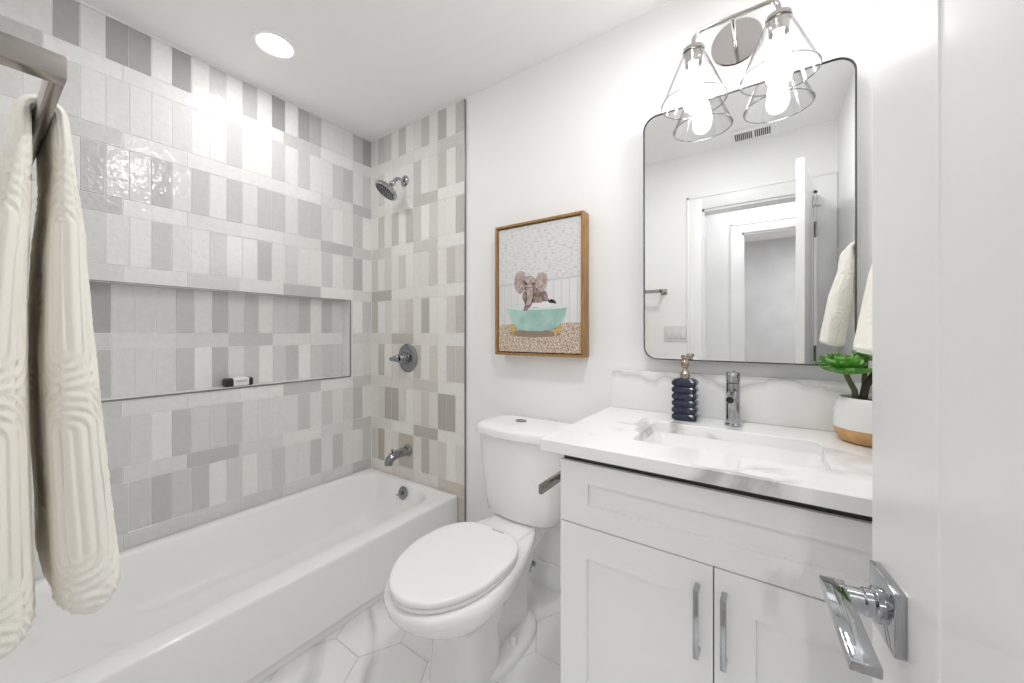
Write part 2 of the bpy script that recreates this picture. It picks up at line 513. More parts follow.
# niche lining
tl = Tiles(lambda u, z, o: (-ND - 0.008 + o, -u, z))
NT = [1.2, 2, .6, 2, 1.5, 1.4, .6, 1.8, 1.2, 2.1, .7, 1.8, 1.2, 1.2, 1.2, 2.7, 1.1, 1.2]
NB = [1.5, 1.7, 1.5, .3, 2, 1.5, .4, 1.6, 1, 2.1, .3, 1.8, 1.1, 1.1, 1.1, 2, 1.1, 1]
NM = [(.156, .165, 1.5), (.165, .365, .9), (.365, .57, .9), (.57, .77, 1.8), (.77, .975, 1.2), (.975, 1.18, .9), (1.18, 1.36, 1.3)]
NU = 1.36
for j in range(18):
    u0 = -NY1 + j * 0.0683; u1 = min(u0 + 0.0683, NU)
    tl.tile(u0, u1, 1.172, NZ1, glaze(NT[j])); tl.tile(u0, u1, NZ0, 1.104, glaze(NB[j]))
for k in range(6):
    u0 = -NY1 + k * TM
    tl.tile(u0, min(u0 + TM, NU), 1.104, 1.172, glaze([.9, .9, 1.8, 1.2, .9, 1.3][k]))
part('niche_tiles', tl.bm, M['tile'], wl, kind='structure', smooth=0)
bm = bmesh.new()
lay = bm.loops.layers.float_color.new('glaze')
box(bm, -ND + 0.0, 0.0, NY0, NY1, NZ0 - 0.012, NZ0 + 0.004, 0.0015)
box(bm, -ND + 0.0, 0.0, NY1 - 0.002, NY1 + 0.008, NZ0, NZ1)
box(bm, -ND + 0.0, 0.0, NY0 - 0.008, NY0 + 0.002, NZ0, NZ1)
box(bm, -ND + 0.0, 0.0, NY0, NY1, NZ1 - 0.002, NZ1 + 0.008)
for f in bm.faces:
    for l in f.loops: l[lay] = glaze(0.9)
part('niche_sill', bm, M['tile'], wl, kind='structure', smooth=0)
bm = bmesh.new()
e1 = 0.003
box(bm, -0.006, 0.0035, NY0 - 0.006, NY1 + 0.006, NZ0 - 0.006, NZ0 + 0.002)
box(bm, -0.006, 0.0030, NY0 - 0.006, NY1 + 0.006, NZ1 - 0.001, NZ1 + 0.004)
box(bm, -0.006, 0.0035, NY1 - 0.001, NY1 + 0.006, NZ0, NZ1)
box(bm, -0.006, 0.0035, NY0 - 0.006, NY0 + 0.001, NZ0, NZ1)
part('niche_edge_trim', bm, M['steel'], wl, kind='structure')

tl = Tiles(lambda u, z, o: (u, -o + 0.006, z))
BX = [0.0] + [0.0683 * k for k in range(1, 13)]
for r in range(9):
    z1 = H if r == 0 else HB[r - 1]
    z0 = HT[r] if r < 8 else 0.0
    for j in range(12):
        if r == 8:
            tl.tile(BX[j], BX[j + 1], 0.08, z1, glaze(BV[r][j], 1)); continue
        tl.tile(BX[j], BX[j + 1], z0, z1, glaze(BV[r][j], 0.2 + 0.1 * r))
    if r < 8:
        for g in range(4):
            tl.tile(BX[3 * g], BX[3 * g + 3], HB[r], HT[r], glaze(BH[r][g], 0.2 + 0.1 * r))
part('tile_cladding', tl.bm, M['tile'], wb, kind='structure', smooth=0)
part('grout_bed', B(0, 12 * 0.0683, -0.0002, YP + 0.001, 0, H), M['grout'], wb, kind='structure', smooth=0)
struct('trim_1', B(12 * 0.0683, 12 * 0.0683 + 0.006, -0.005, YP, 0, H - 0.012), M['steel'])
bm = bmesh.new()
box(bm, 0, 12 * 0.0683, -0.006, 0.0, H - 0.007, H)
box(bm, 0.0, 0.006, -D, 0.0, H - 0.007, H)
box(bm, 0.0, 0.004, -0.004, 0.0, 0.0, H)
struct('trim_2', bm, mat('white_caulk', (0.82, 0.82, 0.80), 0.5))

# baseboards
def baseboard(name, x0, x1, y0, y1):
    bm = bmesh.new()
    box(bm, x0, x1, y0, y1, 0, 0.115, 0.004)
    return struct(name, bm, M['trim'])
baseboard('baseboard_back', 0.830, 1.70, -0.010, YP)
baseboard('baseboard_front', 0.80, OX0 - 0.10, -D, -D + 0.014)
baseboard('baseboard_right', W - 0.014, W, -D + 0.02, -0.60)

# door casing (bathroom side), jambs and the doorway across the hall
def casing(name, x0, x1, z1, y, s, wd=0.095, head=None):
    """flat casing with a raised back band round a doorway, on the face y, standing out to y + s*0.016"""
    bm = bmesh.new()
    ya, yb = sorted((y, y + s * 0.015)); yc = y + s * 0.021
    y2a, y2b = sorted((y, yc))
    r1 = min(x1 + wd, head) if head else x1 + wd
    box(bm, x0 - wd, x0, ya, yb, 0, z1 + wd, 0.002)
    box(bm, x1, r1, ya, yb, 0, z1 + wd, 0.002)
    box(bm, x0, x1, ya, yb, z1, z1 + wd, 0.002)
    box(bm, x0 - wd - 0.004, x0 - wd + 0.014, y2a, y2b, 0, z1 + wd + 0.004, 0.003)
    box(bm, x0 - wd - 0.004, r1, y2a, y2b, z1 + wd - 0.014, z1 + wd + 0.004, 0.003)
    return struct(name, bm, M['trim'])
casing('trim_3', OX0, OX1, OZ, -D, 1, head=W - 0.002)
bm = bmesh.new()
box(bm, OX0 - 0.004, OX0 + 0.014, -D - 0.12, -D, 0, OZ)
box(bm, OX1 - 0.014, OX1 + 0.004, -D - 0.12, -D, 0, OZ)
box(bm, OX0, OX1, -D - 0.12, -D, OZ - 0.014, OZ + 0.004)
struct('trim_4', bm, M['trim'])
bm = bmesh.new()
box(bm, 0.6, HX0, HY - 0.12, HY, 0, H)
box(bm, HX1, 3.6, HY - 0.12, HY, 0, H)
box(bm, HX0, HX1, HY - 0.12, HY, OZ, H)
struct('wall_hall', bm, M['wall'])
casing('trim_5', HX0, HX1, OZ, HY, 1, wd=0.085)
bm = bmesh.new()
box(bm, HX0 - 0.003, HX0 + 0.014, HY - 0.12, HY, 0, OZ)
box(bm, HX1 - 0.014, HX1 + 0.003, HY - 0.12, HY, 0, OZ)
box(bm, HX0, HX1, HY - 0.12, HY, OZ - 0.014, OZ + 0.003)
struct('trim_6', bm, M['trim'])
struct('wall_hall_left', B(0.48, 0.6, -5.0, -D - 0.12, 0, H), M['wall'])
struct('wall_hall_right', B(3.6, 3.72, -5.0, -D - 0.12, 0, H), M['wall'])
bm = bmesh.new(); box(bm, W + 0.12, 3.6, -D - 0.12, -D, 0, H)
struct('wall_hall_near', bm, M['wall'])
struct('wall_far', B(0.48, 3.72, -5.1, -5.0, 0, H), M['grey'])

# ------------------------------------------------------------------ bathtub
t = thing('bathtub', 'white alcove bathtub with plain apron below the tiled niche wall', 'bathtub', (0.39, -0.76, 0))
bm = bmesh.new()
TX, TZ = 0.772, 0.288
x0, x1, y0, y1 = 0.003, TX, -D + 0.006, -0.003
n = 8
loops = [rrect(x0, x1 - 0.006, y0, y1, 0.004, 0.002, n), rrect(x0, x1 - 0.006, y0, y1, 0.004, 0.035, n),
         rrect(x0, x1 + 0.004, y0, y1, 0.004, 0.042, n), rrect(x0, x1 + 0.002, y0, y1, 0.004, 0.06, n),
         rrect(x0, x1 - 0.004, y0, y1, 0.006, TZ - 0.02, n), rrect(x0, x1 - 0.005, y0, y1, 0.006, TZ - 0.008, n),
         rrect(x0 + 0.004, x1 - 0.008, y0 + 0.002, y1 - 0.002, 0.008, TZ - 0.0025, n),
         rrect(x0 + 0.010, x1 - 0.015, y0 + 0.008, y1 - 0.005, 0.010, TZ, n),
         rrect(0.050, 0.684, -1.515, -0.044, 0.17, TZ, n), rrect(0.055, 0.678, -1.510, -0.049, 0.17, TZ - 0.003, n),
         rrect(0.060, 0.672, -1.503, -0.054, 0.168, TZ - 0.012, n), rrect(0.066, 0.664, -1.49, -0.060, 0.165, TZ - 0.03, n),
         rrect(0.080, 0.645, -1.43, -0.075, 0.16, 0.20, n), rrect(0.098, 0.622, -1.30, -0.095, 0.15, 0.12, n),
         rrect(0.115, 0.605, -1.24, -0.112, 0.14, 0.075, n), rrect(0.135, 0.585, -1.20, -0.135, 0.13, 0.054, n),
         rrect(0.165, 0.555, -1.15, -0.170, 0.12, 0.046, n), rrect(0.24, 0.48, -1.0, -0.26, 0.10, 0.044, n)]
loft(bm, loops)
part('tub_body', bm, M['tub'], t, smooth=50)
bm = bmesh.new()
oc = (0.402, -0.071, 0.236); oax = Vector((0, -1, 0.22)).normalized()
lathe(bm, [(0, 0), (0.036, 0), (0.037, 0.004), (0.034, 0.008), (0.02, 0.010), (0, 0.011)], oc, oax, 32)
ov = part('overflow_plate', bm, M['dchrome'], t)
c = Vector(oc) + oax * 0.01
bm = bmesh.new(); lathe(bm, [(0, 0), (0.010, 0), (0.010, 0.014), (0.006, 0.018), (0, 0.018)], c, oax, 20)
tube(bm, [c + oax * 0.013, c + oax * 0.016 + Vector((-0.016, 0, -0.01)), c + oax * 0.015 + Vector((-0.028, 0, -0.018))], [0.006, 0.0055, 0.004], 10)
part('overflow_lever', bm, M['dchrome'], ov)
bm = L([(0, 0), (0.032, 0), (0.033, 0.003), (0.022, 0.006), (0.012, 0.009), (0, 0.010)], (0.36, -0.36, 0.0445))
part('drain', bm, M['chrome'], t)

# ------------------------------------------------------------------ shower fittings on the back wall
t = thing('showerhead', 'chrome shower head on a bent arm high on the tiled wall', 'shower head', (0.335, 0.0, 2.10))
bm = L([(0, 0), (0.034, 0), (0.034, 0.004), (0.026, 0.010), (0.014, 0.013), (0, 0.013)], (0.335, -0.002, 2.10), (0, -1, 0))
part('wall_flange', bm, M['chrome'], t)
bm = bmesh.new()
apts = [(0.335, -0.004, 2.10), (0.335, -0.04, 2.10)] + [tuple(p) for p in arc((0.335, -0.04, 2.055), 0.045, PI / 2, PI / 2 + 0.95, 6, (0, 1, 0), (0, 0, 1))]
pl = Vector(apts[-1]); dr = Vector((0, -0.60, -0.80)).normalized()
apts += [tuple(pl + dr * 0.02)]
tube(bm, apts, 0.0105, 14)
part('shower_arm', bm, M['chrome'], t)
hd = Vector((-0.26, -0.52, -0.80)).normalized()
hp = pl + dr * 0.015
bm = L([(0, 0), (0.013, 0), (0.016, 0.012), (0.013, 0.020), (0.018, 0.030), (0.034, 0.040), (0.052, 0.052), (0.068, 0.062), (0.071, 0.068), (0.071, 0.080), (0.066, 0.085), (0, 0.085)], hp, hd, 40)
hh = part('head', bm, M['chrome'], t)
bm = bmesh.new()
lathe(bm, [(0, 0), (0.060, 0), (0.060, 0.002), (0, 0.002)], hp + hd * 0.0852, hd, 32)
ff = part('spray_face', bm, M['dchrome'], hh)
u = hd.cross(Vector((1, 0, 0))).normalized(); v = hd.cross(u)
bm = bmesh.new()
for rr, nn in ((0.013, 6), (0.026, 12), (0.040, 18), (0.053, 24)):
    for k in range(nn):
        q = hp + hd * 0.087 + (u * math.cos(2 * PI * k / nn) + v * math.sin(2 * PI * k / nn)) * rr
        lathe(bm, [(0.0030, 0), (0.0024, 0.004), (0, 0.004)], q, hd, 8)
o = part('nozzles', bm, M['black'], hh)

t = thing('shower_valve', 'round chrome shower valve trim with pointed lever on tiled wall', 'shower valve', (0.362, 0.0, 1.022))
vc = (0.362, -0.002, 1.022)
bm = L([(0, 0), (0.086, 0), (0.087, 0.004), (0.080, 0.010), (0.055, 0.016), (0.040, 0.018), (0, 0.018)], vc, (0, -1, 0), 48)
part('escutcheon', bm, M['dchrome'], t)
bm = L([(0.034, 0.014), (0.034, 0.028), (0.030, 0.034), (0.027, 0.055), (0.030, 0.060), (0.027, 0.068), (0.022, 0.074), (0, 0.076)], vc, (0, -1, 0), 32)
part('handle_hub', bm, M['dchrome'], t)
bm = bmesh.new()
hb = Vector(vc) + Vector((0, -0.070, 0))
tube(bm, [hb, hb + Vector((-0.012, -0.014, -0.001)), hb + Vector((-0.024, -0.028, -0.002)), hb + Vector((-0.029, -0.034, -0.0025)), hb + Vector((-0.034, -0.040, -0.003))], [0.021, 0.019, 0.013, 0.012, 0.006], 14)
part('lever', bm, M['dchrome'], t)

t = thing('tub_spout', 'grey chrome tub spout with diverter knob just above the tub', 'tub spout', (0.365, 0.0, 0.463))
bm = L([(0, 0), (0.034, 0), (0.035, 0.006), (0.030, 0.012), (0.026, 0.016), (0, 0.016)], (0.365, -0.002, 0.463), (0, -1, 0), 32)
part('wall_flange', bm, M['dchrome'], t)
bm = bmesh.new()
tube(bm, [(0.365, -0.008, 0.463), (0.365, -0.05, 0.462), (0.365, -0.09, 0.459), (0.365, -0.120, 0.452), (0.365, -0.138, 0.438), (0.365, -0.144, 0.422), (0.365, -0.145, 0.411)],
     [0.026, 0.026, 0.025, 0.0245, 0.024, 0.023, 0.022], 22)
part('spout', bm, M['dchrome'], t)
bm = L([(0.005, 0), (0.005, 0.012), (0.008, 0.014), (0.008, 0.022), (0.004, 0.025), (0, 0.025)], (0.365, -0.118, 0.472), (0, -0.1, 1), 16)
part('diverter_knob', bm, M['dchrome'], t)

# soap in the niche
t = thing('soap_bar', 'small black soap block with white paper band on the niche ledge', 'soap', (-0.036, -0.748, NZ0 + 0.004))
zb = NZ0 + 0.0045
bm = B(-0.062, -0.010, -0.806, -0.686, zb, zb + 0.040, 0.008, 3)
part('soap_block', bm, M['black'], t)
bm = B(-0.0630, -0.0090, -0.778, -0.702, zb + 0.0003, zb + 0.0410, 0.008, 3)
lb = part('paper_band', bm, M['paper'], t, label='white printed paper band')
bm = bmesh.new()
for zz, a0, a1 in ((0.026, -0.768, -0.712), (0.0195, -0.764, -0.716)):
    yy = a0
    while yy < a1:
        ww = random.uniform(0.002, 0.005)
        box(bm, -0.0092, -0.0086, yy, min(yy + ww, a1), zb + zz, zb + zz + 0.0035); yy += ww + 0.0015
part('print', bm, M['ink'], lb)

# ------------------------------------------------------------------ toilet
TCX = 1.305
t = thing('toilet', 'white two piece toilet with closed lid between tub and vanity', 'toilet', (TCX, -0.45, 0))
def egg(z, yb, yf, hw, n=48, cxx=TCX, wide=0.42, p=2.0, pf=2.0):
    """closed outline: back at yb, front at yf, half-width hw; widest part a share from the back"""
    ym = yb + (yf - yb) * wide
    out = []
    for i in range(n):
        a = 2 * PI * i / n
        s, c = math.sin(a), math.cos(a)
        ry = (yf - ym) if s > 0 else (ym - yb)
        pp = pf if s > 0 else p
        xx = math.copysign(abs(c) ** (2 / pp), c) * hw
        yy = ym + math.copysign(abs(s) ** (2 / pp), s) * abs(ry) * (-1 if True else 1)
        out.append((cxx + xx, yy, z))
    return out
bm = bmesh.new()
bl = [egg(0.100, -0.44, -0.640, 0.098, wide=0.5, p=4, pf=3.4), egg(0.16, -0.44, -0.645, 0.096, wide=0.5, p=4, pf=3.4),
      egg(0.205, -0.39, -0.662, 0.102, wide=0.5, p=3.2, pf=3.0)]
def bowl(z, yb, yf, hw, p=1.5, pf=2.0):
    pts = egg(z, yb, yf, hw - 0.004, wide=(yb + 0.60) / (yb - yf), p=p, pf=pf)
    return [(x + 0.016 * max(0.0, (-y - 0.6) / 0.24), y, zz) for x, y, zz in pts]
bl += [bowl(0.24, -0.34, -0.690, 0.116, 2.2, 2.6), bowl(0.27, -0.29, -0.730, 0.138, 1.9, 2.4), bowl(0.30, -0.23, -0.785, 0.168, 1.7, 2.2),
       bowl(0.328, -0.17, -0.820, 0.190, 1.55, 2.1), bowl(0.350, -0.13, -0.839, 0.200, 1.5), bowl(0.368, -0.11, -0.846, 0.203, 1.5),
       bowl(0.382, -0.105, -0.845, 0.201, 1.5), bowl(0.390, -0.11, -0.838, 0.195, 1.5), bowl(0.393, -0.12, -0.828, 0.186, 1.5)]
base = [egg(0.0, -0.44, -0.652, 0.106, wide=0.5, p=4, pf=3.4), egg(0.02, -0.44, -0.650, 0.104, wide=0.5, p=4, pf=3.4)]
loft(bm, base + bl)
# tank platform behind the bowl, trapway below it
def rc(hx, ya, yb, r, z): return rrect(TCX - hx, TCX + hx, ya, yb, r, z)
loft(bm, [rc(0.066, -0.47, -0.20, 0.05, 0.0), rc(0.062, -0.47, -0.20, 0.05, 0.10), rc(0.062, -0.47, -0.19, 0.05, 0.20), rc(0.070, -0.46, -0.15, 0.05, 0.28),
          rc(0.088, -0.45, -0.09, 0.045, 0.335), rc(0.098, -0.44, -0.06, 0.04, 0.365), rc(0.100, -0.44, -0.055, 0.04, 0.392), rc(0.095, -0.435, -0.060, 0.038, 0.398)])
# foot
foot = [egg(0.0, -0.185, -0.600, 0.132, wide=0.42, p=2.3, pf=2.6), egg(0.018, -0.185, -0.600, 0.132, wide=0.42, p=2.3, pf=2.6),
        egg(0.028, -0.192, -0.593, 0.126, wide=0.42, p=2.3, pf=2.6), egg(0.036, -0.22, -0.57, 0.098, wide=0.42, p=2.3, pf=2.6)]
loft(bm, foot)
part('bowl', bm, M['porc'], t, smooth=50)
def seat_egg(z, g, yb=-0.376, yf=-0.839, hw=0.181):
    pts = egg(z, yb - g, yf + g, hw - g, 72, cxx=TCX + 0.003, wide=(yb + 0.585) / (yb - yf), p=2.6, pf=1.95)
    return [(x + 0.014 * max(0.0, (-y - 0.6) / 0.24), y, zz) for x, y, zz in pts]
bm = bmesh.new()
loft(bm, [seat_egg(0.396, 0.014), seat_egg(0.397, 0.006), seat_egg(0.401, 0.003), seat_egg(0.409, 0.003), seat_egg(0.411, 0.008)])
part('seat', bm, M['seat'], t, smooth=50)
bm = bmesh.new()
loft(bm, [seat_egg(0.413, 0.007), seat_egg(0.4145, 0.002), seat_egg(0.420, 0.0), seat_egg(0.427, 0.001), seat_egg(0.4305, 0.004),
          seat_egg(0.4325, 0.009), seat_egg(0.4338, 0.025), seat_egg(0.435, 0.08), seat_egg(0.4355, 0.13)])
ld = part('lid', bm, M['seat'], t, smooth=40)
for s in (-1, 1):
    bm = bmesh.new()
    tube(bm, [(TCX + s * 0.07 - 0.016, -0.372, 0.402), (TCX + s * 0.07 + 0.016, -0.372, 0.402)], 0.0055, 14)
    part('hinge', bm, M['seat'], t)
bm = bmesh.new()
xx = TCX + 0.022
lathe(bm, [(0.0, 0), (0.0045, 0), (0.0045, 0.0006), (0, 0.0006)], (xx - 0.008, -0.400, 0.4336), (0, 0, 1), 12)
for k in range(5):
    box(bm, xx + k * 0.008, xx + k * 0.008 + 0.0055, -0.403, -0.397, 0.4336, 0.4342)
part('printed_mark', bm, M['ink'], ld)
# tank
def tank(z, yb, yf, x0, x1, bow, r):
    """rounded box plan with a bowed front"""
    pts = rrect(x0, x1, yf, yb, r, z, 8)
    out = []
    cx = (x0 + x1) / 2; hw = (x1 - x0) / 2
    for x, y, zz in pts:
        k = max(0.0, (yb - y) / (yb - yf))
        out.append((x, y - bow * k * (1 - ((x - cx) / hw) ** 2), zz))
    return out
def dense(pts, step=0.02):
    out = []
    for a0, b0 in zip(pts, pts[1:] + pts[:1]):
        a0 = Vector(a0); b0 = Vector(b0)
        out.append(a0)
        if (b0 - a0).length > step * 2:
            m = 12
            out += [a0.lerp(b0, i / m) for i in range(1, m)]
    return out
def tank_loop(z, yb, yf, hw, bow, r):
    pts = dense(rrect(TCX - hw, TCX + hw, yf, yb, r, z, 8))
    out = []
    for p in pts:
        k = max(0.0, (yb - p.y) / (yb - yf))
        out.append((p.x + 0.006, p.y - bow * k * (1 - min(1, abs((p.x - TCX) / hw)) ** 2), z))
    return out
bm = bmesh.new()
loft(bm, [tank_loop(0.392, -0.05, -0.185, 0.120, 0.03, 0.04), tank_loop(0.398, -0.045, -0.215, 0.160, 0.035, 0.05), tank_loop(0.414, -0.042, -0.228, 0.176, 0.04, 0.05), tank_loop(0.48, -0.040, -0.236, 0.183, 0.04, 0.05),
          tank_loop(0.60, -0.038, -0.245, 0.193, 0.04, 0.05), tank_loop(0.735, -0.037, -0.252, 0.202, 0.04, 0.05), tank_loop(0.744, -0.037, -0.252, 0.202, 0.04, 0.05)])
part('tank', bm, M['porc'], t, smooth=50)
bm = bmesh.new()
loft(bm, [tank_loop(0.744, -0.034, -0.260, 0.208, 0.04, 0.055), tank_loop(0.747, -0.031, -0.266, 0.214, 0.04, 0.058), tank_loop(0.772, -0.031, -0.266, 0.214, 0.04, 0.058),
          tank_loop(0.780, -0.034, -0.262, 0.210, 0.04, 0.056), tank_loop(0.784, -0.044, -0.250, 0.198, 0.04, 0.05), tank_loop(0.786, -0.08, -0.21, 0.15, 0.03, 0.04)])
tk = part('tank_lid', bm, M['porc'], t, smooth=50)
bm = bmesh.new()
oval = lambda r, z: [(TCX - 0.03 + 0.027 * r * math.cos(2 * PI * i / 32), -0.145 + 0.021 * r * math.sin(2 * PI * i / 32), z) for i in range(32)]
loft(bm, [oval(1, 0.784), oval(1, 0.788), oval(0.92, 0.790), oval(0.85, 0.7885), oval(0.5, 0.7885)])
part('flush_button', bm, M['dchrome'], tk)
for s in (-1, 1):
    bm = L([(0.015, 0), (0.015, 0.006), (0.0135, 0.030), (0.010, 0.040), (0, 0.044)], (TCX + s * 0.094, -0.385, 0.022), (0, 0, 1), 20)
    part('bolt_cap', bm, M['seat'], t)
bm = L([(0, 0), (0.012, 0), (0.012, 0.012), (0.008, 0.014), (0.008, 0.03), (0, 0.03)], (TCX + 0.13, -0.12, 0.386), (0, 0, 1), 16)
part('tank_bolt', bm, M['black'], t)

t = thing('supply_valve', 'small chrome water shutoff valve low on the wall behind the toilet', 'valve', (1.256, 0.0, 0.088))
bm = L([(0, 0), (0.026, 0), (0.026, 0.003), (0.018, 0.008), (0.010, 0.010), (0, 0.010)], (1.256, -0.001, 0.088), (0, -1, 0), 24)
part('wall_flange', bm, M['chrome'], t)
bm = bmesh.new()
tube(bm, [(1.256, -0.008, 0.088), (1.256, -0.062, 0.088)], 0.008, 14)
lathe(bm, [(0, 0), (0.013, 0), (0.013, 0.03), (0.009, 0.034), (0, 0.034)], (1.256, -0.055, 0.078), (0, 0, 1), 18)
part('valve_body', bm, M['chrome'], t)
bm = bmesh.new()
ov = [Vector((1.256, -0.076, 0.091)) + Vector((0.019 * math.cos(2 * PI * i / 24), 0, 0.012 * math.sin(2 * PI * i / 24))) for i in range(24)]
loft(bm, [[p for p in ov], [p + Vector((0, -0.010, 0)) for p in ov]])
part('valve_handle', bm, M['chrome'], t)
bm = bmesh.new()
tube(bm, [(1.256, -0.055, 0.125), (1.258, -0.058, 0.23), (1.256, -0.07, 0.30), (1.258, -0.09, 0.36), (1.258, -0.10, 0.41)], 0.005, 10)
part('supply_hose', bm, M['nickel'], t)

# ------------------------------------------------------------------ framed print
PX0, PX1, PZ0, PZ1, PYF = 1.068, 1.531, 1.068, 1.686, -0.060
t = thing('framed_print', 'framed print of an elephant bathing, hung above the toilet', 'picture', ((PX0 + PX1) / 2, -0.005, PZ0))
bm = bmesh.new()
fw = 0.011
for a0 in ((PX0, PX0 + fw, PZ0, PZ1), (PX1 - fw, PX1, PZ0, PZ1), (PX0 + fw, PX1 - fw, PZ0, PZ0 + fw), (PX0 + fw, PX1 - fw, PZ1 - fw, PZ1)):
    box(bm, a0[0], a0[1], PYF, -0.002, a0[2], a0[3], 0.0012)
part('frame', bm, M['oak'], t)
bm = B(PX0 + fw - 0.001, PX1 - fw + 0.001, -0.030, -0.004, PZ0 + fw - 0.001, PZ1 - fw + 0.001)
part('backing', bm, M['black'], t)
CX0, CX1, CZ0, CZ1 = PX0 + fw + 0.005, PX1 - fw - 0.005, PZ0 + fw + 0.005, PZ1 - fw - 0.005
CY = PYF + 0.010
def art(px, py):
    """a point of the picture, from the 507 x 683 view of it"""
    k = (px - 76) / 316.0
    top = 138 - 55 * k; bot = 611 + 4 * k
    return (CX0 + (CX1 - CX0) * k, CZ1 - (CZ1 - CZ0) * (py - top) / (bot - top))
canvas = part('canvas', B(CX0, CX1, CY, -0.028, CZ0, CZ1, 0.0015), mat('printed_white', (0.76, 0.76, 0.76), 0.75), t)
m = M['wallpaper'] = mat('printed_wallpaper', (0.72, 0.72, 0.72), 0.75)
tc = nd(m, 'ShaderNodeTexCoord'); mp = nd(m, 'ShaderNodeMapping'); mp.inputs['Scale'].default_value = (55, 1, 130)
no = nd(m, 'ShaderNodeTexNoise'); no.inputs['Scale'].default_value = 1.0; no.inputs['Detail'].default_value = 2
lk(m, tc.outputs['Object'], mp.inputs['Vector']); lk(m, mp.outputs['Vector'], no.inputs['Vector'])
rp = nd(m, 'ShaderNodeValToRGB'); rp.color_ramp.elements[0].position = 0.33; rp.color_ramp.elements[0].color = (0.57, 0.57, 0.57, 1)
rp.color_ramp.elements[1].position = 0.50; rp.color_ramp.elements[1].color = (0.74, 0.74, 0.74, 1)
lk(m, no.outputs['Fac'], rp.inputs['Fac']); lk(m, rp.outputs['Color'], pri(m).inputs['Base Color'])
m = M['terrazzo'] = mat('printed_terrazzo', (0.55, 0.47, 0.38), 0.75)
tc = nd(m, 'ShaderNodeTexCoord'); vo = nd(m, 'ShaderNodeTexNoise'); vo.inputs['Scale'].default_value = 150; vo.inputs['Detail'].default_value = 3
lk(m, tc.outputs['Object'], vo.inputs['Vector'])
rp = nd(m, 'ShaderNodeValToRGB'); e = rp.color_ramp.elements
e[0].position = 0.33; e[0].color = (0.26, 0.17, 0.12, 1); e[1].position = 0.66; e[1].color = (0.78, 0.72, 0.66, 1)
e2 = e.new(0.47); e2.color = (0.52, 0.40, 0.29, 1)
lk(m, vo.outputs['Fac'], rp.inputs['Fac']); lk(m, rp.outputs['Color'], pri(m).inputs['Base Color'])

def flat(bm, pts, k, z=None):
    """one printed shape, a hair in front of the last"""
    y = CY - 0.0002 * k
    f = bm.faces.new([bm.verts.new((*[art(*p)[0]], y, art(*p)[1])) for p in pts])
    return f
def ell(cx, cy, rx, ry, n=24, rot=0.0):
    return [(cx + rx * math.cos(2 * PI * i / n) * math.cos(rot) - ry * math.sin(2 * PI * i / n) * math.sin(rot),
             cy + rx * math.cos(2 * PI * i / n) * math.sin(rot) + ry * math.sin(2 * PI * i / n) * math.cos(rot)) for i in range(n)]
def printed(name, shapes, m, k, parent):
    bm = bmesh.new()
    for i, s in enumerate(shapes): flat(bm, s, k + i * 0.25)
    return part(name, bm, m, parent, smooth=0)
printed('printed_wallpaper', [[(76, 138), (392, 83), (392, 316), (76, 356)]], M['wallpaper'], 1, canvas)
printed('printed_wainscot', [[(76, 352), (392, 312), (392, 320), (76, 360)]] + [[(x, 358 - (x - 76) * .126), (x + 2, 358 - (x - 76) * .126), (x + 2, 505), (x, 505)] for x in range(100, 390, 28)], mat('printed_grey', (0.62, 0.63, 0.64), 0.75), 2, canvas)
printed('printed_floor', [[(76, 508), (392, 494), (392, 615), (76, 611)]], M['terrazzo'], 3, canvas)
printed('printed_shadow', [ell(222, 540, 100, 14)], mat('printed_brown_shade', (0.30, 0.22, 0.16), 0.75), 4, canvas)
ele = M['ele'] = mat('printed_elephant_skin', (0.30, 0.22, 0.20), 0.8); vary(ele, (0.17, 0.115, 0.088), (0.40, 0.31, 0.29), 60)
ele2 = mat('printed_elephant_light', (0.48, 0.38, 0.355), 0.8); vary(ele2, (0.36, 0.27, 0.25), (0.58, 0.48, 0.455), 60)
printed('printed_elephant_body', [ell(226, 396, 50, 36), ell(232, 412, 50, 26)], M['ele'], 5, canvas)
printed('printed_elephant_ear', [[(143, 335), (150, 305), (168, 295), (186, 300), (192, 318), (190, 350), (183, 375), (168, 387), (152, 376), (144, 358)]], ele2, 6, canvas)
printed('printed_elephant_ear', [[(230, 325), (240, 304), (258, 300), (272, 308), (276, 330), (270, 358), (256, 376), (240, 374), (230, 350)]], ele2, 6, canvas)
printed('printed_elephant_head', [ell(206, 346, 27, 32)], M['ele'], 7, canvas)
printed('printed_elephant_brow', [ell(206, 330, 20, 14), ell(206, 362, 13, 16)], ele2, 8, canvas)
printed('printed_trunk_edge', [[(190, 358), (223, 358), (222, 396), (213, 428), (198, 454), (181, 454), (179, 442), (188, 430), (191, 400)]], mat('printed_dark_brown', (0.10, 0.065, 0.06), 0.8), 8.6, canvas)
printed('printed_elephant_trunk', [[(192, 360), (220, 360), (218, 395), (210, 425), (196, 450), (184, 452), (182, 444), (192, 430), (196, 400)]], ele2, 9, canvas)
for ex in (191, 222): printed('printed_elephant_eye', [ell(ex, 345, 3.4, 4.5, 10)], M['black'], 10, canvas)
printed('printed_foam', [ell(248, 428, 62, 9), ell(272, 422, 24, 9)], mat('printed_foam_white', (0.80, 0.80, 0.80), 0.8), 8.4, canvas)
printed('printed_elephant_foot', [[(275, 412), (290, 404), (304, 412), (307, 424), (296, 420), (284, 420)]], M['black'], 10.2, canvas)
mint = mat('printed_mint', (0.36, 0.56, 0.50), 0.7); vary(mint, (0.30, 0.50, 0.44), (0.44, 0.63, 0.57), 14)
printed('printed_tub', [[(112, 440), (345, 436), (338, 470), (322, 502), (300, 522), (255, 530), (190, 530), (158, 523), (138, 500), (122, 470)]], mint, 11, canvas)
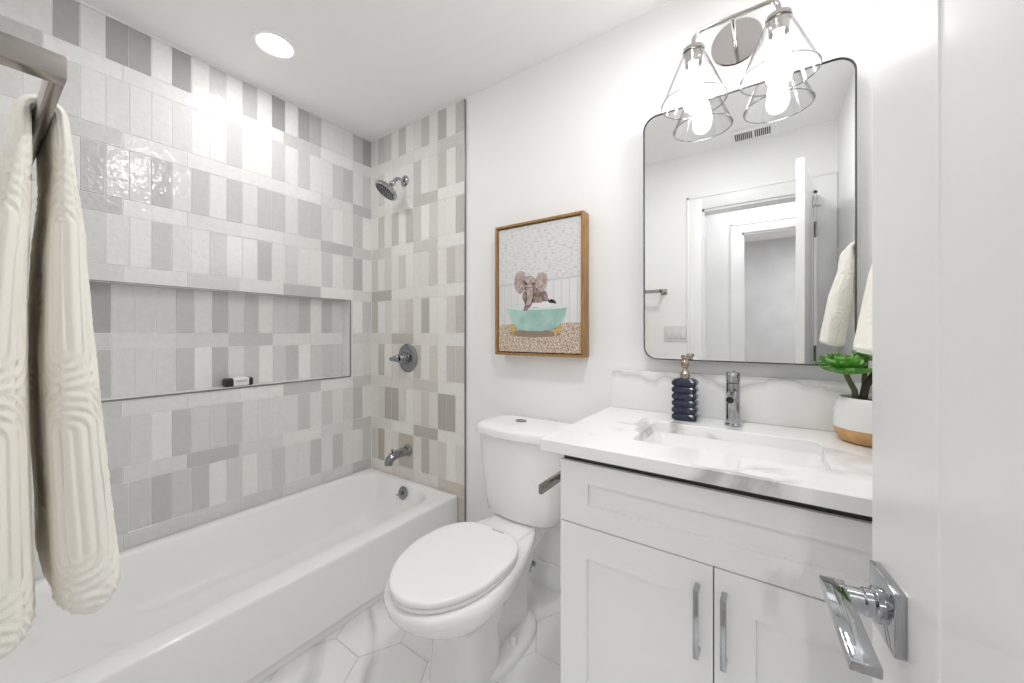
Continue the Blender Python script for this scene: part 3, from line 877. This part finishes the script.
printed('printed_tub_rim', [[(100, 434), (150, 438), (230, 438), (300, 434), (352, 425), (358, 428), (346, 438), (300, 443), (230, 447), (150, 447), (104, 441)]], mat('printed_rim_white', (0.72, 0.76, 0.75), 0.7), 12, canvas)
printed('printed_trunk_tip', [[(192, 428), (211, 428), (197, 450), (185, 453), (181, 445)]], M['ele'], 12.8, canvas)
GOLD = mat('printed_gold', (0.62, 0.42, 0.14), 0.6)
for ft in ([(122, 510), (134, 502), (150, 522), (142, 532), (140, 550), (133, 550), (134, 532)], [(322, 502), (332, 514), (310, 532), (308, 550), (300, 550), (300, 528)]): printed('printed_tub_foot', [ft], GOLD, 12.4, canvas)

# ------------------------------------------------------------------ vanity
VX0, VX1, VYF = 1.676, 2.462, -0.550
VCX = 2.068
t = thing('vanity_cabinet', 'white shaker vanity cabinet under the marbled counter', 'cabinet', (VCX, -0.28, 0))
bm = bmesh.new()
for sx in (VX0 + 0.002, VX1 - 0.016, W - 0.021): box(bm, sx, sx + 0.018, VYF + 0.021, -0.002, 0.10, 0.8345)
box(bm, VX0 + 0.002, W - 0.003, -0.012, -0.002, 0.10, 0.8345)
box(bm, VX0 + 0.002, W - 0.003, VYF + 0.021, -0.012, 0.10, 0.118)
box(bm, VX0 + 0.002, W - 0.003, VYF + 0.021, VYF + 0.040, 0.60, 0.8345)
box(bm, VX0 + 0.02, W - 0.003, VYF + 0.085, -0.003, 0.0, 0.10)
box(bm, VX1 + 0.002, W - 0.003, VYF + 0.004, VYF + 0.03, 0.10, 0.825)
part('carcass', bm, M['cab'], t)
bm = B(VX0 + 0.006, W - 0.004, VYF + 0.012, VYF + 0.0205, 0.105, 0.834)  # black sheet: shade under the counter and between the fronts, painted in
part('painted_shadow_gap', bm, M['dark'], t)
bm = bmesh.new(); shaker(bm, VX0, VX1, 0.6355, 0.808, VYF, VYF + 0.019, 0.083, 0.083, 0.055, 0.059)
part('drawer_front', bm, M['cab'], t, smooth=0)
for i, (a0, a1) in enumerate(((VX0, VCX - 0.0015), (VCX + 0.0015, VX1))):
    bm = bmesh.new(); shaker(bm, a0, a1, 0.11, 0.6320, VYF, VYF + 0.019, 0.080, 0.080, 0.086, 0.086)
    dr_ = part('door', bm, M['cab'], t, smooth=0)
    hx = VCX + (-0.034 if i == 0 else 0.021)
    bm = bmesh.new()
    box(bm, hx - 0.005, hx + 0.007, VYF - 0.034, VYF - 0.026, 0.427, 0.584, 0.002)
    box(bm, hx - 0.005, hx + 0.007, VYF - 0.030, VYF + 0.001, 0.427, 0.437, 0.002)
    box(bm, hx - 0.005, hx + 0.007, VYF - 0.030, VYF + 0.001, 0.574, 0.584, 0.002)
    part('handle', bm, M['chrome'], dr_)

# counter with the cut-out for the basin
CTX0, CTX1, CTYF, CTZ0, CTZ1 = 1.630, W - 0.002, -0.590, 0.835, 0.869
SX0, SX1, SY0, SY1 = 1.851, 2.288, -0.452, -0.178
bm = bmesh.new()
n = 6
def ringz(x0, x1, y0, y1, r, z): return rrect(x0, x1, y0, y1, r, z, n)
lp = [ringz(SX0, SX1, SY0, SY1, 0.022, CTZ0), ringz(CTX0 + .002, CTX1, CTYF + .002, -0.0005, 0.002, CTZ0), ringz(CTX0, CTX1, CTYF, -0.0005, 0.003, CTZ0 + 0.002),
      ringz(CTX0, CTX1, CTYF, -0.0005, 0.003, CTZ1 - 0.002), ringz(CTX0 + .002, CTX1, CTYF + .002, -0.0005, 0.002, CTZ1),
      ringz(SX0 - .002, SX1 + .002, SY0 - .002, SY1 + .002, 0.024, CTZ1), ringz(SX0, SX1, SY0, SY1, 0.022, CTZ1 - 0.002), ringz(SX0, SX1, SY0, SY1, 0.022, CTZ0)]
loft(bm, lp, False, False)
ct = part('countertop', bm, M['quartz'], None, smooth=30)
tag(ct, 'white grey veined counter slab on the vanity cabinet', 'counter')
def veined_strip():
    m = mat('white_quartz_long_vein', (0.84, 0.84, 0.83), 0.14)
    tc = nd(m, 'ShaderNodeTexCoord'); sx = nd(m, 'ShaderNodeSeparateXYZ'); lk(m, tc.outputs['Object'], sx.inputs[0])
    n1 = nd(m, 'ShaderNodeTexNoise'); n1.noise_dimensions = '1D'; n1.inputs['Scale'].default_value = 7.0; n1.inputs['Detail'].default_value = 2.5
    lk(m, sx.outputs['X'], n1.inputs['W'])
    n2 = nd(m, 'ShaderNodeTexNoise'); n2.inputs['Scale'].default_value = 26; n2.inputs['Detail'].default_value = 6
    lk(m, tc.outputs['Object'], n2.inputs['Vector'])
    def mth(op, a, b):
        q = nd(m, 'ShaderNodeMath'); q.operation = op
        for i, v in enumerate((a, b)):
            if v is None: continue
            if isinstance(v, float): q.inputs[i].default_value = v
            else: lk(m, v, q.inputs[i])
        return q.outputs[0]
    line = mth('ADD', mth('MULTIPLY', n1.outputs['Fac'], 0.085), mth('MULTIPLY', n2.outputs['Fac'], 0.030))
    dist = mth('ABSOLUTE', mth('SUBTRACT', mth('SUBTRACT', sx.outputs['Z'], 0.946), line), None)
    r = nd(m, 'ShaderNodeValToRGB'); e = r.color_ramp.elements
    e[0].position = 0.0; e[0].color = (0.60, 0.59, 0.58, 1); e[1].position = 0.024; e[1].color = (0.87, 0.87, 0.865, 1)
    e2 = e.new(0.005); e2.color = (0.72, 0.715, 0.705, 1)
    lk(m, dist, r.inputs['Fac']); lk(m, r.outputs['Color'], pri(m).inputs['Base Color'])
    return m
bs = part('backsplash', B(1.640, W - 0.002, -0.020, YP - 0.001, CTZ1 + 0.0005, 1.024, 0.0015), veined_strip())
tag(bs, 'low white veined backsplash strip standing behind the faucet', 'backsplash')
t = thing('sink', 'white rectangular basin sunk into the counter', 'sink', (VCX, -0.315, 0.72))
bm = bmesh.new()
def sk(g, z, r): return rrect(SX0 + g, SX1 - g, SY0 + g, SY1 - g, r, z, n)
loft(bm, [sk(-0.012, 0.823, 0.03), sk(-0.012, 0.834, 0.03), sk(-0.001, 0.8346, 0.024), sk(0.001, 0.828, 0.026), sk(0.010, 0.79, 0.03), sk(0.018, 0.755, 0.035), sk(0.035, 0.735, 0.045), sk(0.07, 0.727, 0.05), sk(0.12, 0.724, 0.01),
          ], False, True)
part('basin', bm, M['porc'], t, smooth=50)
part('drain', L([(0, 0), (0.022, 0), (0.022, 0.003), (0.016, 0.004), (0.012, 0.002), (0, 0.002)], (VCX, -0.29, 0.7245)), M['chrome'], t)

# faucet
FX, FY = 2.074, -0.096
t = thing('faucet', 'chrome single hole faucet behind the basin', 'faucet', (FX, FY, CTZ1))
bm = L([(0, 0), (0.0245, 0), (0.0245, 0.004), (0.0215, 0.007), (0.0205, 0.008), (0.0205, 0.138), (0.0195, 0.1385), (0, 0.1385)], (FX, FY, CTZ1 + 0.0005), (0, 0, 1), 36)
part('body', bm, M['chrome'], t)
bm = L([(0, 0), (0.0195, 0), (0.0205, 0.001), (0.0205, 0.031), (0.019, 0.0335), (0, 0.034)], (FX, FY, CTZ1 + 0.1405), (0, 0, 1), 36)
hnd = part('handle_cap', bm, M['chrome'], t)
bm = bmesh.new(); tube(bm, [(FX, FY + 0.015, CTZ1 + 0.163), (FX, FY + 0.045, CTZ1 + 0.172)], 0.004, 10)
part('lever_pin', bm, M['chrome'], hnd)
bm = bmesh.new()
p0 = Vector((FX, FY - 0.012, CTZ1 + 0.113)); p1 = Vector((FX, FY - 0.108, CTZ1 + 0.098))
tube(bm, [p0, p1], 0.0125, 28)
sp = part('spout', bm, M['chrome'], t)
dd = (p1 - p0).normalized()
part('aerator', L([(0, 0), (0.0105, 0), (0.0105, 0.001), (0, 0.001)], p1 + dd * 0.0002, dd, 24), M['black'], sp)

# soap dispenser
SDX, SDY = 1.930, -0.100
t = thing('soap_dispenser', 'dark blue ribbed glass soap dispenser with metal pump', 'soap dispenser', (SDX, SDY, CTZ1))
bm = bmesh.new()
z = CTZ1 + 0.0008
loops = [rrect(SDX - 0.030, SDX + 0.030, SDY - 0.024, SDY + 0.024, 0.008, z, 4)]
nr = 6; hr = 0.140 / nr
for k in range(nr):
    for f, g in ((0.04, 0.004), (0.14, 0.0012), (0.3, -0.0015), (0.5, -0.002), (0.7, -0.0015), (0.86, 0.0012), (0.96, 0.004)):
        loops.append(rrect(SDX - 0.038 + g, SDX + 0.038 - g, SDY - 0.030 + g, SDY + 0.030 - g, 0.009, z + hr * (k + f), 4))
loops += [rrect(SDX - 0.032, SDX + 0.032, SDY - 0.025, SDY + 0.025, 0.008, z + 0.142, 4), rrect(SDX - 0.018, SDX + 0.018, SDY - 0.016, SDY + 0.016, 0.008, z + 0.145, 4)]
loft(bm, loops)
part('bottle', bm, M['bluegl'], t, smooth=60)
zt = z + 0.1445
bm = L([(0.0, 0), (0.0165, 0), (0.0165, 0.016), (0.013, 0.020), (0.010, 0.026), (0.0075, 0.030), (0.0075, 0.036), (0.012, 0.040), (0.014, 0.050), (0.012, 0.060), (0.009, 0.064), (0.009, 0.068), (0.013, 0.070), (0.013, 0.079), (0.010, 0.081), (0, 0.081)], (SDX, SDY, zt), (0, 0, 1), 28)
pm = part('pump', bm, M['copper'], t)
bm = bmesh.new(); tube(bm, [(SDX, SDY + 0.004, zt + 0.0745), (SDX + 0.006, SDY + 0.032, zt + 0.0745), (SDX + 0.009, SDY + 0.045, zt + 0.072)], [0.006, 0.005, 0.004], 12)
part('nozzle', bm, M['copper'], pm)

# succulent in its pot
PXC, PYC = 2.405, -0.112
t = thing('potted_succulent', 'green succulent in a white and tan pot on the counter', 'plant', (PXC, PYC, CTZ1))
prof = [(0.0, 0.0), (0.060, 0.0), (0.067, 0.004), (0.076, 0.018), (0.081, 0.034), (0.0822, 0.040)]
bm = L(prof, (PXC, PYC, CTZ1 + 0.0008), (0, 0, 1), 48)
part('pot_base', bm, M['potb'], t, label='tan clay lower band')
bm = L([(0.0822, 0.040), (0.083, 0.050), (0.082, 0.068), (0.079, 0.092), (0.074, 0.112), (0.070, 0.122), (0.067, 0.124), (0.064, 0.122), (0.064, 0.088), (0, 0.088)], (PXC, PYC, CTZ1 + 0.0008), (0, 0, 1), 48)
part('pot', bm, M['potw'], t)
bm = bmesh.new()
rings = [(0, 0.117), (0.02, 0.116), (0.045, 0.114), (0.0635, 0.110)]
lathe(bm, list(reversed(rings)), (PXC, PYC, CTZ1), (0, 0, 1), 32)
part('soil', bm, M['soil'], t)
def leaf(bm, c, yaw, pitch, ln, wd, th=0.004):
    d = Vector((math.cos(yaw) * math.cos(pitch), math.sin(yaw) * math.cos(pitch), math.sin(pitch)))
    s = Vector((-math.sin(yaw), math.cos(yaw), 0)); up = d.cross(s) * -1
    if up.z < 0: up = -up
    prof = [(0.0, 0.32), (0.25, 0.62), (0.5, 0.92), (0.72, 1.0), (0.88, 0.72), (0.97, 0.3), (1.0, 0.06)]
    loops = []
    for f, wv in prof:
        p = Vector(c) + d * ln * f + up * (0.22 * ln * f * f)
        hw = wd / 2 * wv
        loops.append([p + s * hw + up * 0.25 * hw, p + s * hw * 0.5 + up * th * 0.6, p + up * th * 0.2 , p - s * hw * 0.5 + up * th * 0.6, p - s * hw + up * 0.25 * hw,
                      p - s * hw * 0.5 - up * th, p - up * th * 1.3, p + s * hw * 0.5 - up * th])
    loft(bm, loops)
def rosette(c, size, name):
    bm = bmesh.new()
    for ring, (nn, pit, f) in enumerate(((9, 0.02, 1.0), (8, 0.32, 0.86), (6, 0.7, 0.62), (4, 1.1, 0.42))):
        for k in range(nn):
            leaf(bm, (c[0], c[1], c[2] + 0.006 * ring), 2 * PI * (k + 0.5 * (ring % 2)) / nn + random.uniform(-0.12, 0.12), pit + random.uniform(-0.08, 0.08), size * f * random.uniform(0.92, 1.06), size * 0.66 * f)
    return part(name, bm, M['leaf'], t, smooth=60)
R1 = (2.348, -0.138, 1.062); R2 = (2.443, -0.100, 1.118); R3 = (2.400, -0.075, 1.098)
bm = bmesh.new()
tube(bm, [(PXC - 0.034, PYC - 0.016, CTZ1 + 0.112), (PXC - 0.038, PYC - 0.018, CTZ1 + 0.145), (PXC - 0.050, PYC - 0.022, CTZ1 + 0.172), R1], [0.0075, 0.007, 0.0065, 0.006], 12)
part('stem', bm, M['stemg'], t)
bm = bmesh.new()
tube(bm, [(PXC - 0.022, PYC - 0.020, CTZ1 + 0.112), (PXC - 0.014, PYC - 0.018, CTZ1 + 0.16), (PXC + 0.014, PYC - 0.004, CTZ1 + 0.205), R2], [0.009, 0.0095, 0.009, 0.008], 12)
part('stem', bm, M['stem'], t)
bm = bmesh.new()
tube(bm, [(PXC - 0.012, PYC + 0.01, CTZ1 + 0.112), (PXC - 0.012, PYC + 0.02, CTZ1 + 0.17), R3], [0.006, 0.006, 0.005], 12)
part('stem', bm, M['stemg'], t)
rosette(R1, 0.060, 'rosette'); rosette(R2, 0.046, 'rosette'); rosette(R3, 0.034, 'rosette')

# ------------------------------------------------------------------ mirror
MCX, MCZ, MHW, MHH, MYF = 2.079, 1.5315, 0.3045, 0.4595, -0.050
t = thing('wall_mirror', 'rounded rectangular mirror in a thin dark frame above the vanity', 'mirror', (MCX, MYF, MCZ))
t.rotation_euler = (math.radians(0.3), 0, 0)
def rr_xz(g, y, r, nn=10):
    return [(x, y, z) for x, z, _ in rrect(-MHW + g, MHW - g, -MHH + g, MHH - g, r, 0, nn)]
bm = bmesh.new()
R0 = 0.050
loft(bm, [rr_xz(0.004, -0.0005, R0 - .004), rr_xz(0.004, -0.004, R0 - .004), rr_xz(0.0005, -0.004, R0), rr_xz(0.0, -0.003, R0), rr_xz(0.0, 0.024, R0), rr_xz(0.004, 0.024, R0 - .004), rr_xz(0.004, 0.0005, R0 - .004)], False, False)
part('frame', bm, M['mframe'], t, local=True)
bm = bmesh.new()
loft(bm, [rr_xz(0.0035, 0.0, R0 - .0035), rr_xz(0.0035, 0.004, R0 - .0035)])
part('glass', bm, M['mirror'], t, local=True, smooth=0)
for sx in (-0.2, 0.2):
    for sz in (-0.3, 0.3):
        part('wall_bracket', B(sx - 0.015, sx + 0.015, 0.004, 0.050, sz - 0.015, sz + 0.015, 0.002), M['dark'], t, local=True)

# ------------------------------------------------------------------ vanity light
t = thing('vanity_light', 'polished two lamp wall light with clear cone shades above the mirror', 'wall lamp', (2.078, 0.0, 2.178))
LX = (1.964, 2.196); LY = -0.150; LZ = 2.170
bm = L([(0, 0), (0.077, 0), (0.078, 0.003), (0.078, 0.016), (0.075, 0.020), (0, 0.021)], (2.078, YP - 0.002, 2.178), (0, -1, 0), 56)
part('backplate', bm, M['pchrome'], t)
bm = bmesh.new()
br = 0.028
pts = [(LX[0], LY, 2.112), (LX[0], LY, LZ - br)] + [tuple(p) for p in arc((LX[0] + br, LY, LZ - br), br, PI, PI / 2, 8, (1, 0, 0), (0, 0, 1))]
pts += [tuple(p) for p in arc((LX[1] - br, LY, LZ - br), br, PI / 2, 0, 8, (1, 0, 0), (0, 0, 1))] + [(LX[1], LY, 2.112)]
tube(bm, pts, 0.0070, 14)
part('bar', bm, M['pchrome'], t)
bm = bmesh.new()
tube(bm, [(2.078, -0.012, 2.150), (2.078, -0.06, 2.152), (2.078, -0.12, 2.160), (2.078, LY, LZ)], 0.0065, 12)
part('support_arm', bm, M['pchrome'], t)
for lx in LX:
    c = (lx, LY, 0)
    bm = L([(0, 2.122), (0.014, 2.122), (0.033, 2.116), (0.034, 2.112), (0.034, 2.104), (0.027, 2.103), (0.0265, 2.080), (0.025, 2.078), (0.025, 2.064), (0.0, 2.064)], c, (0, 0, 1), 36)
    so = part('socket', bm, M['pchrome'], t)
    bm = bmesh.new()
    lathe(bm, [(0.0305, 2.1035), (0.034, 2.101), (0.045, 2.075), (0.0990, 1.944), (0.1005, 1.940), (0.0985, 1.9395), (0.0975, 1.944), (0.0435, 2.075), (0.0325, 2.099)], c, (0, 0, 1), 64)
    sh = part('glass_shade', bm, M['glass'], t, smooth=60)
    bm = bmesh.new()
    tube(bm, [(lx + 0.0995 * math.cos(2 * PI * i / 72), LY + 0.0995 * math.sin(2 * PI * i / 72), 1.9405) for i in range(73)], 0.0019, 8, cap=False)
    part('rim', bm, M['glassrim'], sh, smooth=60)
    bm = L([(0.012, 2.064), (0.0135, 2.056), (0.017, 2.043), (0.024, 2.020), (0.0295, 1.998), (0.031, 1.982), (0.029, 1.966), (0.022, 1.951), (0.012, 1.943), (0, 1.940)], c, (0, 0, 1), 32)
    part('bulb', bm, M['bulb'], so, smooth=60)

# ------------------------------------------------------------------ ceiling lights and vent
def can(loc, m, label, r=0.062):
    t = thing('recessed_light', label, 'ceiling light', loc)
    c = (loc[0], loc[1], H)
    bm = L([(r, -0.0005), (r + 0.006, -0.004), (r + 0.020, -0.005), (r + 0.024, -0.0035), (r + 0.0245, 0.0)], c, (0, 0, 1), 56)
    part('trim_ring', bm, M['trim'], t)
    bm = L([(0, -0.0022), (r * 0.6, -0.0022), (r - 0.001, -0.0015), (r + 0.003, -0.0008)], c, (0, 0, 1), 48)
    part('lens', bm, m, t)
can((0.378, -0.752, H), M['canlight'], 'round recessed light glowing in the ceiling over the tub')
can((1.90, -0.78, H), M['roomlight'], 'round recessed ceiling light in front of the vanity, mirrored as gloss in tiles')
can((2.10, -2.10, H), M['hallfill'], 'wide round fill light added on the unseen hall ceiling beyond the doorway', 0.22)  # added lamp, never in view: lights the hall and fills the bathroom from behind
can((2.6, -3.8, H), M['farfill'], 'round fill light added out of view to brighten the far grey room', 0.07)  # added lamp, never in view: brightens the far room for the mirror

t = thing('ceiling_vent', 'white slotted vent grille in the ceiling, seen in the mirror', 'vent', (2.075, -1.43, H))
bm = bmesh.new()
vx0, vx1, vy0, vy1 = 1.965, 2.190, -1.515, -1.345
bm = B(vx0, vx1, vy0, vy1, H - 0.012, H - 0.0005, 0.004)
part('grille', bm, M['trim'], t)
for k in range(18):
    if k in (9,): continue
    x = vx0 + 0.020 + k * 0.0108
    part('slot', B(x, x + 0.0064, vy0 + 0.035, vy1 - 0.035, H - 0.0135, H - 0.0118), M['dark'], t, smooth=0)

# ------------------------------------------------------------------ towel bars and towels
def stadium_ribs(u, v):
    """raised rib pattern: nested arches; returns height 0..1"""
    P = 0.112; Q = 0.28; hw = P / 2
    col = math.floor(u / P + 0.5)
    x = u - col * P
    vv = v - 0.375 + (0.5 * Q if col % 2 else 0.0)
    y = vv - (math.floor(vv / Q) + 0.5) * Q
    dy = max(0.0, abs(y) - (Q / 2 - hw))
    d = math.hypot(x, dy)            # distance from the spine of this stadium
    f = (hw - d) / 0.0125
    if f < 0: f = -f * 0.9
    c = 0.5 - 0.5 * math.cos(2 * PI * f)
    return c ** 0.6

def towel(name, label, bar_a, along, outward, length, front, rear, frontlen, rearlen, seed, shift=0.012, amp=0.0036):
    """folded towel over a bar. along = unit vector of the bar away from the near edge; outward = away from the wall.
    front / rear: lists of (depth below the bar, centre offset outward, half thickness)"""
    al = Vector(along); ow = Vector(outward); O = Vector(bar_a)
    def interp(tab, d):
        for (d0, c0, h0), (d1, c1, h1) in zip(tab, tab[1:]):
            if d <= d1:
                k = (d - d0) / (d1 - d0)
                return c0 + (c1 - c0) * k, h0 + (h1 - h0) * k
        return tab[-1][1], tab[-1][2]
    N = 190
    path = []          # (offset outward, depth, half thickness, flap)
    for i in range(N + 1):
        d = rearlen * (1 - i / N)
        c, h = interp(rear, d); path.append((c, d, h))
    for i in range(1, 10):
        a = PI * i / 10
        path.append((rear[0][1] + (front[0][1] - rear[0][1]) * (1 - math.cos(a)) / 2, -math.sin(a) * 0.016, (rear[0][2] + front[0][2]) / 2))
    for i in range(N + 1):
        d = frontlen * i / N
        c, h = interp(front, d); path.append((c, d, h))
    NS = 220
    loops = []
    for i, (c, d, h) in enumerate(path):
        p0 = path[max(i - 1, 0)]; p1 = path[min(i + 1, len(path) - 1)]
        tx, tz = p1[0] - p0[0], p0[1] - p1[1]
        l = math.hypot(tx, tz) or 1e-9
        nx, nz = -tz / l, tx / l
        end = min(i, len(path) - 1 - i)
        endk = math.sqrt(max(0.0, 1 - (1 - min(end / 9.0, 1.0)) ** 2))
        rear_side = i <= N
        ln = length * (0.80 + 0.20 * min(1.0, max(d, 0) / 0.16)); hx = ln / 2
        hh = max(0.002, h * (0.25 + 0.75 * endk))
        base = []
        for k in range(NS):
            # half of the points on the near fold, the rest along the sides
            q = k / NS
            a = 2 * PI * q
            a = a - 0.55 * math.sin(2 * a) * 0.5
            ca, sa = math.cos(a), math.sin(a)
            X = math.copysign(abs(ca) ** 0.25, ca); Y = math.copysign(abs(sa) ** 0.8, sa)
            X = max(-1, min(1, X))
            base.append((hx - X * (hx - 0.006 * (1 - endk)), Y * hh))
        # running length from the near fold's middle (k = 0), both ways round
        acc = [0.0] * NS
        for k in range(1, NS // 2 + 1): acc[k] = acc[k - 1] + math.dist(base[k], base[k - 1])
        for k in range(NS - 1, NS // 2, -1): acc[k] = acc[(k + 1) % NS] - math.dist(base[k], base[(k + 1) % NS])
        lp = []
        kk = min(1.0, h / 0.016) * (0.15 + 0.85 * endk)
        for k in range(NS):
            x0_, y0_ = base[k - 1]; x1_, y1_ = base[(k + 1) % NS]
            ex, ey = y1_ - y0_, -(x1_ - x0_); m_ = math.hypot(ex, ey) or 1e-9
            g = (stadium_ribs(acc[k] + (shift if not rear_side else -shift), d) - 0.5) * amp * kk
            x = base[k][0] + (ex / m_) * g * (1 if True else 0); y = base[k][1] + (ey / m_) * g
            if (base[k][0] - hx) * ex < 0 and abs(ex) > abs(ey): x = base[k][0] - (ex / m_) * g
            wv = 0.004 * math.sin(6 * d + seed) * min(1, max(d, 0) / 0.2)
            lp.append(O + al * (x + (length - ln) * 0.35) + ow * (c + nx * y + wv) + Vector((0, 0, -d + nz * y)))
        loops.append(lp)
    bm = bmesh.new()
    loft(bm, loops)
    o = part(name, bm, M['towel'], None, smooth=180)
    tag(o, label, 'towel', None)
    return o

def towel_bar(name, label, a0, b0, wall_dir, drop, wall_at):
    """square bar between two posts; wall_dir points to the wall"""
    t = thing(name, label, 'towel bar', ((a0[0] + b0[0]) / 2, (a0[1] + b0[1]) / 2, a0[2]))
    A, Bv = Vector(a0), Vector(b0); d = (Bv - A).normalized(); wd = Vector(wall_dir)
    def obox(c, half_d, half_w, half_z, bev=0.0015):
        bm = bmesh.new(); box(bm, -half_d, half_d, -half_w, half_w, -half_z, half_z, bev)
        m4 = Matrix((d, wd, Vector((0, 0, 1)))).transposed().to_4x4()
        bm.transform(Matrix.Translation(c) @ m4); return bm
    mid = (A + Bv) / 2
    part('bar', obox(mid, (Bv - A).length / 2, 0.006, 0.0125), M['nickel'], t)
    for P_ in (A, Bv):
        c = P_ + wd * (drop / 2 - 0.006)
        part('post', obox(c, 0.011, drop / 2 + 0.0, 0.013), M['nickel'], t)
        c = P_ + wd * (drop - 0.004 - 0.006)
        part('wall_plate', obox(c, 0.022, 0.004, 0.022), M['nickel'], t)
    return t
BZ = 1.467
towel_bar('towel_bar', 'brushed nickel towel bar on the door wall, near left', (1.516, -1.466, BZ), (0.76, -1.466, BZ), (0, -1, 0), D - 1.466 + 0.006, None)
towel('towel', 'cream ribbed towel hanging over the near left towel bar', (1.398, -1.466, BZ), (-1, 0, 0), (0, 1, 0), 0.30,
      [(0, 0.0165, 0.008), (0.06, 0.020, 0.0095), (0.16, 0.024, 0.017), (0.35, 0.030, 0.025), (0.70, 0.041, 0.034)],
      [(0, -0.0165, 0.008), (0.06, -0.018, 0.0105), (0.16, -0.026, 0.018), (0.35, -0.034, 0.026), (0.72, -0.038, 0.030)], 0.690, 0.700, 3)
towel_bar('towel_bar', 'brushed nickel towel bar on the right wall past the vanity end', (2.425, -0.24, BZ), (2.425, -0.66, BZ), (1, 0, 0), W - 2.425 + 0.006, None)
towel('towel', 'cream towel on the right wall bar above the succulent', (2.425, -0.575, BZ), (0, 1, 0), (-1, 0, 0), 0.29,
      [(0, 0.0165, 0.008), (0.06, 0.020, 0.012), (0.16, 0.038, 0.022), (0.36, 0.060, 0.028)],
      [(0, -0.0165, 0.008), (0.06, -0.022, 0.012), (0.16, -0.034, 0.018), (0.36, -0.044, 0.024)], 0.345, 0.33, 5)

# toilet paper holder on the cabinet side
t = thing('paper_holder', 'empty flat bar paper holder on the vanity side by the toilet', 'paper holder', (VX0, -0.42, 0.705))
part('wall_plate', B(VX0 - 0.007, VX0 + 0.0018, -0.44, -0.395, 0.682, 0.728, 0.0015), M['nickel'], t)
part('post', B(VX0 - 0.068, VX0 - 0.005, -0.428, -0.406, 0.693, 0.717, 0.0015), M['nickel'], t)
part('arm', B(VX0 - 0.071, VX0 - 0.059, -0.556, -0.406, 0.691, 0.719, 0.0015), M['nickel'], t)

# light switch by the door
t = thing('switch_plate', 'white three gang rocker switch plate, seen in the mirror', 'light switch', (1.604, -D, 1.15))
part('plate', B(1.516, 1.683, -D + 0.0005, -D + 0.006, 1.092, 1.208, 0.003), M['plast'], t)
for k in range(3):
    xc = 1.5995 + (k - 1) * 0.046
    bm = bmesh.new()
    box(bm, xc - 0.0165, xc + 0.0165, -D + 0.004, -D + 0.009, 1.117, 1.183, 0.0015)
    rk = part('rocker', bm, M['plast'], t)
    part('rocker_gap', B(xc - 0.0165, xc + 0.0165, -D + 0.0088, -D + 0.0094, 1.117, 1.1195), M['ink'], rk, smooth=0)

# ------------------------------------------------------------------ the open door
DW, DH, DT = 0.640, 2.022, 0.035
FXE, FYE = 2.278, -0.900
ang = math.atan2(-0.9914, 0.1305)
bm = bmesh.new()
shaker(bm, 0, DW, 0.012, DH, 0.0, DT, 0.1437, 0.1437, 0.13, 0.22, rec=0.0015, bev=0.0015, both=True)
door = part('door_1', bm, M['door'], None, local=True, smooth=0, kind='structure')
door.location = (FXE, FYE, 0); door.rotation_euler = (0, 0, ang)
LXc, LZc = 0.056, 0.872
for s, yf in ((1, 0.0), (-1, DT)):
    def yy(v): return yf - s * v
    def bx(bm, x0, x1, a0, a1, z0, z1, bev): box(bm, x0, x1, min(yy(a0), yy(a1)), max(yy(a0), yy(a1)), z0, z1, bev)
    bm = bmesh.new(); bx(bm, LXc - 0.033, LXc + 0.033, -0.0005, 0.010, LZc - 0.033, LZc + 0.033, 0.0012)
    rose = part('handle_rose', bm, M['chrome'], door, local=True)
    bm = L([(0, 0.008), (0.018, 0.008), (0.018, 0.016), (0.0145, 0.018), (0.0145, 0.024), (0.0125, 0.026), (0.0125, 0.046), (0, 0.046)], (LXc, yf, LZc), (0, -s, 0), 32)
    part('spindle', bm, M['chrome'], rose, local=True)
    bm = bmesh.new()
    bx(bm, LXc - 0.014, LXc + 0.122, 0.038, 0.061, LZc + 0.002, LZc + 0.012, 0.0018)
    for v_ in bm.verts: v_.co.y -= s * 0.008 * (v_.co.x - LXc + 0.014) / 0.136
    part('lever', bm, M['chrome'], rose, local=True)
bm = B(-0.0015, 0.0005, DT / 2 - 0.0125, DT / 2 + 0.0125, LZc - 0.028, LZc + 0.028)
part('latch_plate', bm, M['chrome'], door, local=True)
for zc in (0.26, 1.03, 1.79):
    bm = bmesh.new()
    lathe(bm, [(0, -0.045), (0.0055, -0.045), (0.0055, 0.045), (0.007, 0.047), (0.004, 0.052), (0, 0.052)], (DW + 0.004, DT + 0.006, zc), (0, 0, 1), 14)
    box(bm, DW - 0.030, DW + 0.004, DT - 0.0005, DT + 0.002, zc - 0.044, zc + 0.044)
    part('hinge', bm, M['nickel'], door, local=True)
bm = bmesh.new()
box(bm, 0.49, 0.55, DT - 0.0005, DT + 0.007, 1.90, 1.96, 0.0015)
box(bm, 0.512, 0.528, DT + 0.005, DT + 0.045, 1.90, 1.912, 0.002)
part('robe_hook', bm, M['chrome'], door, local=True)
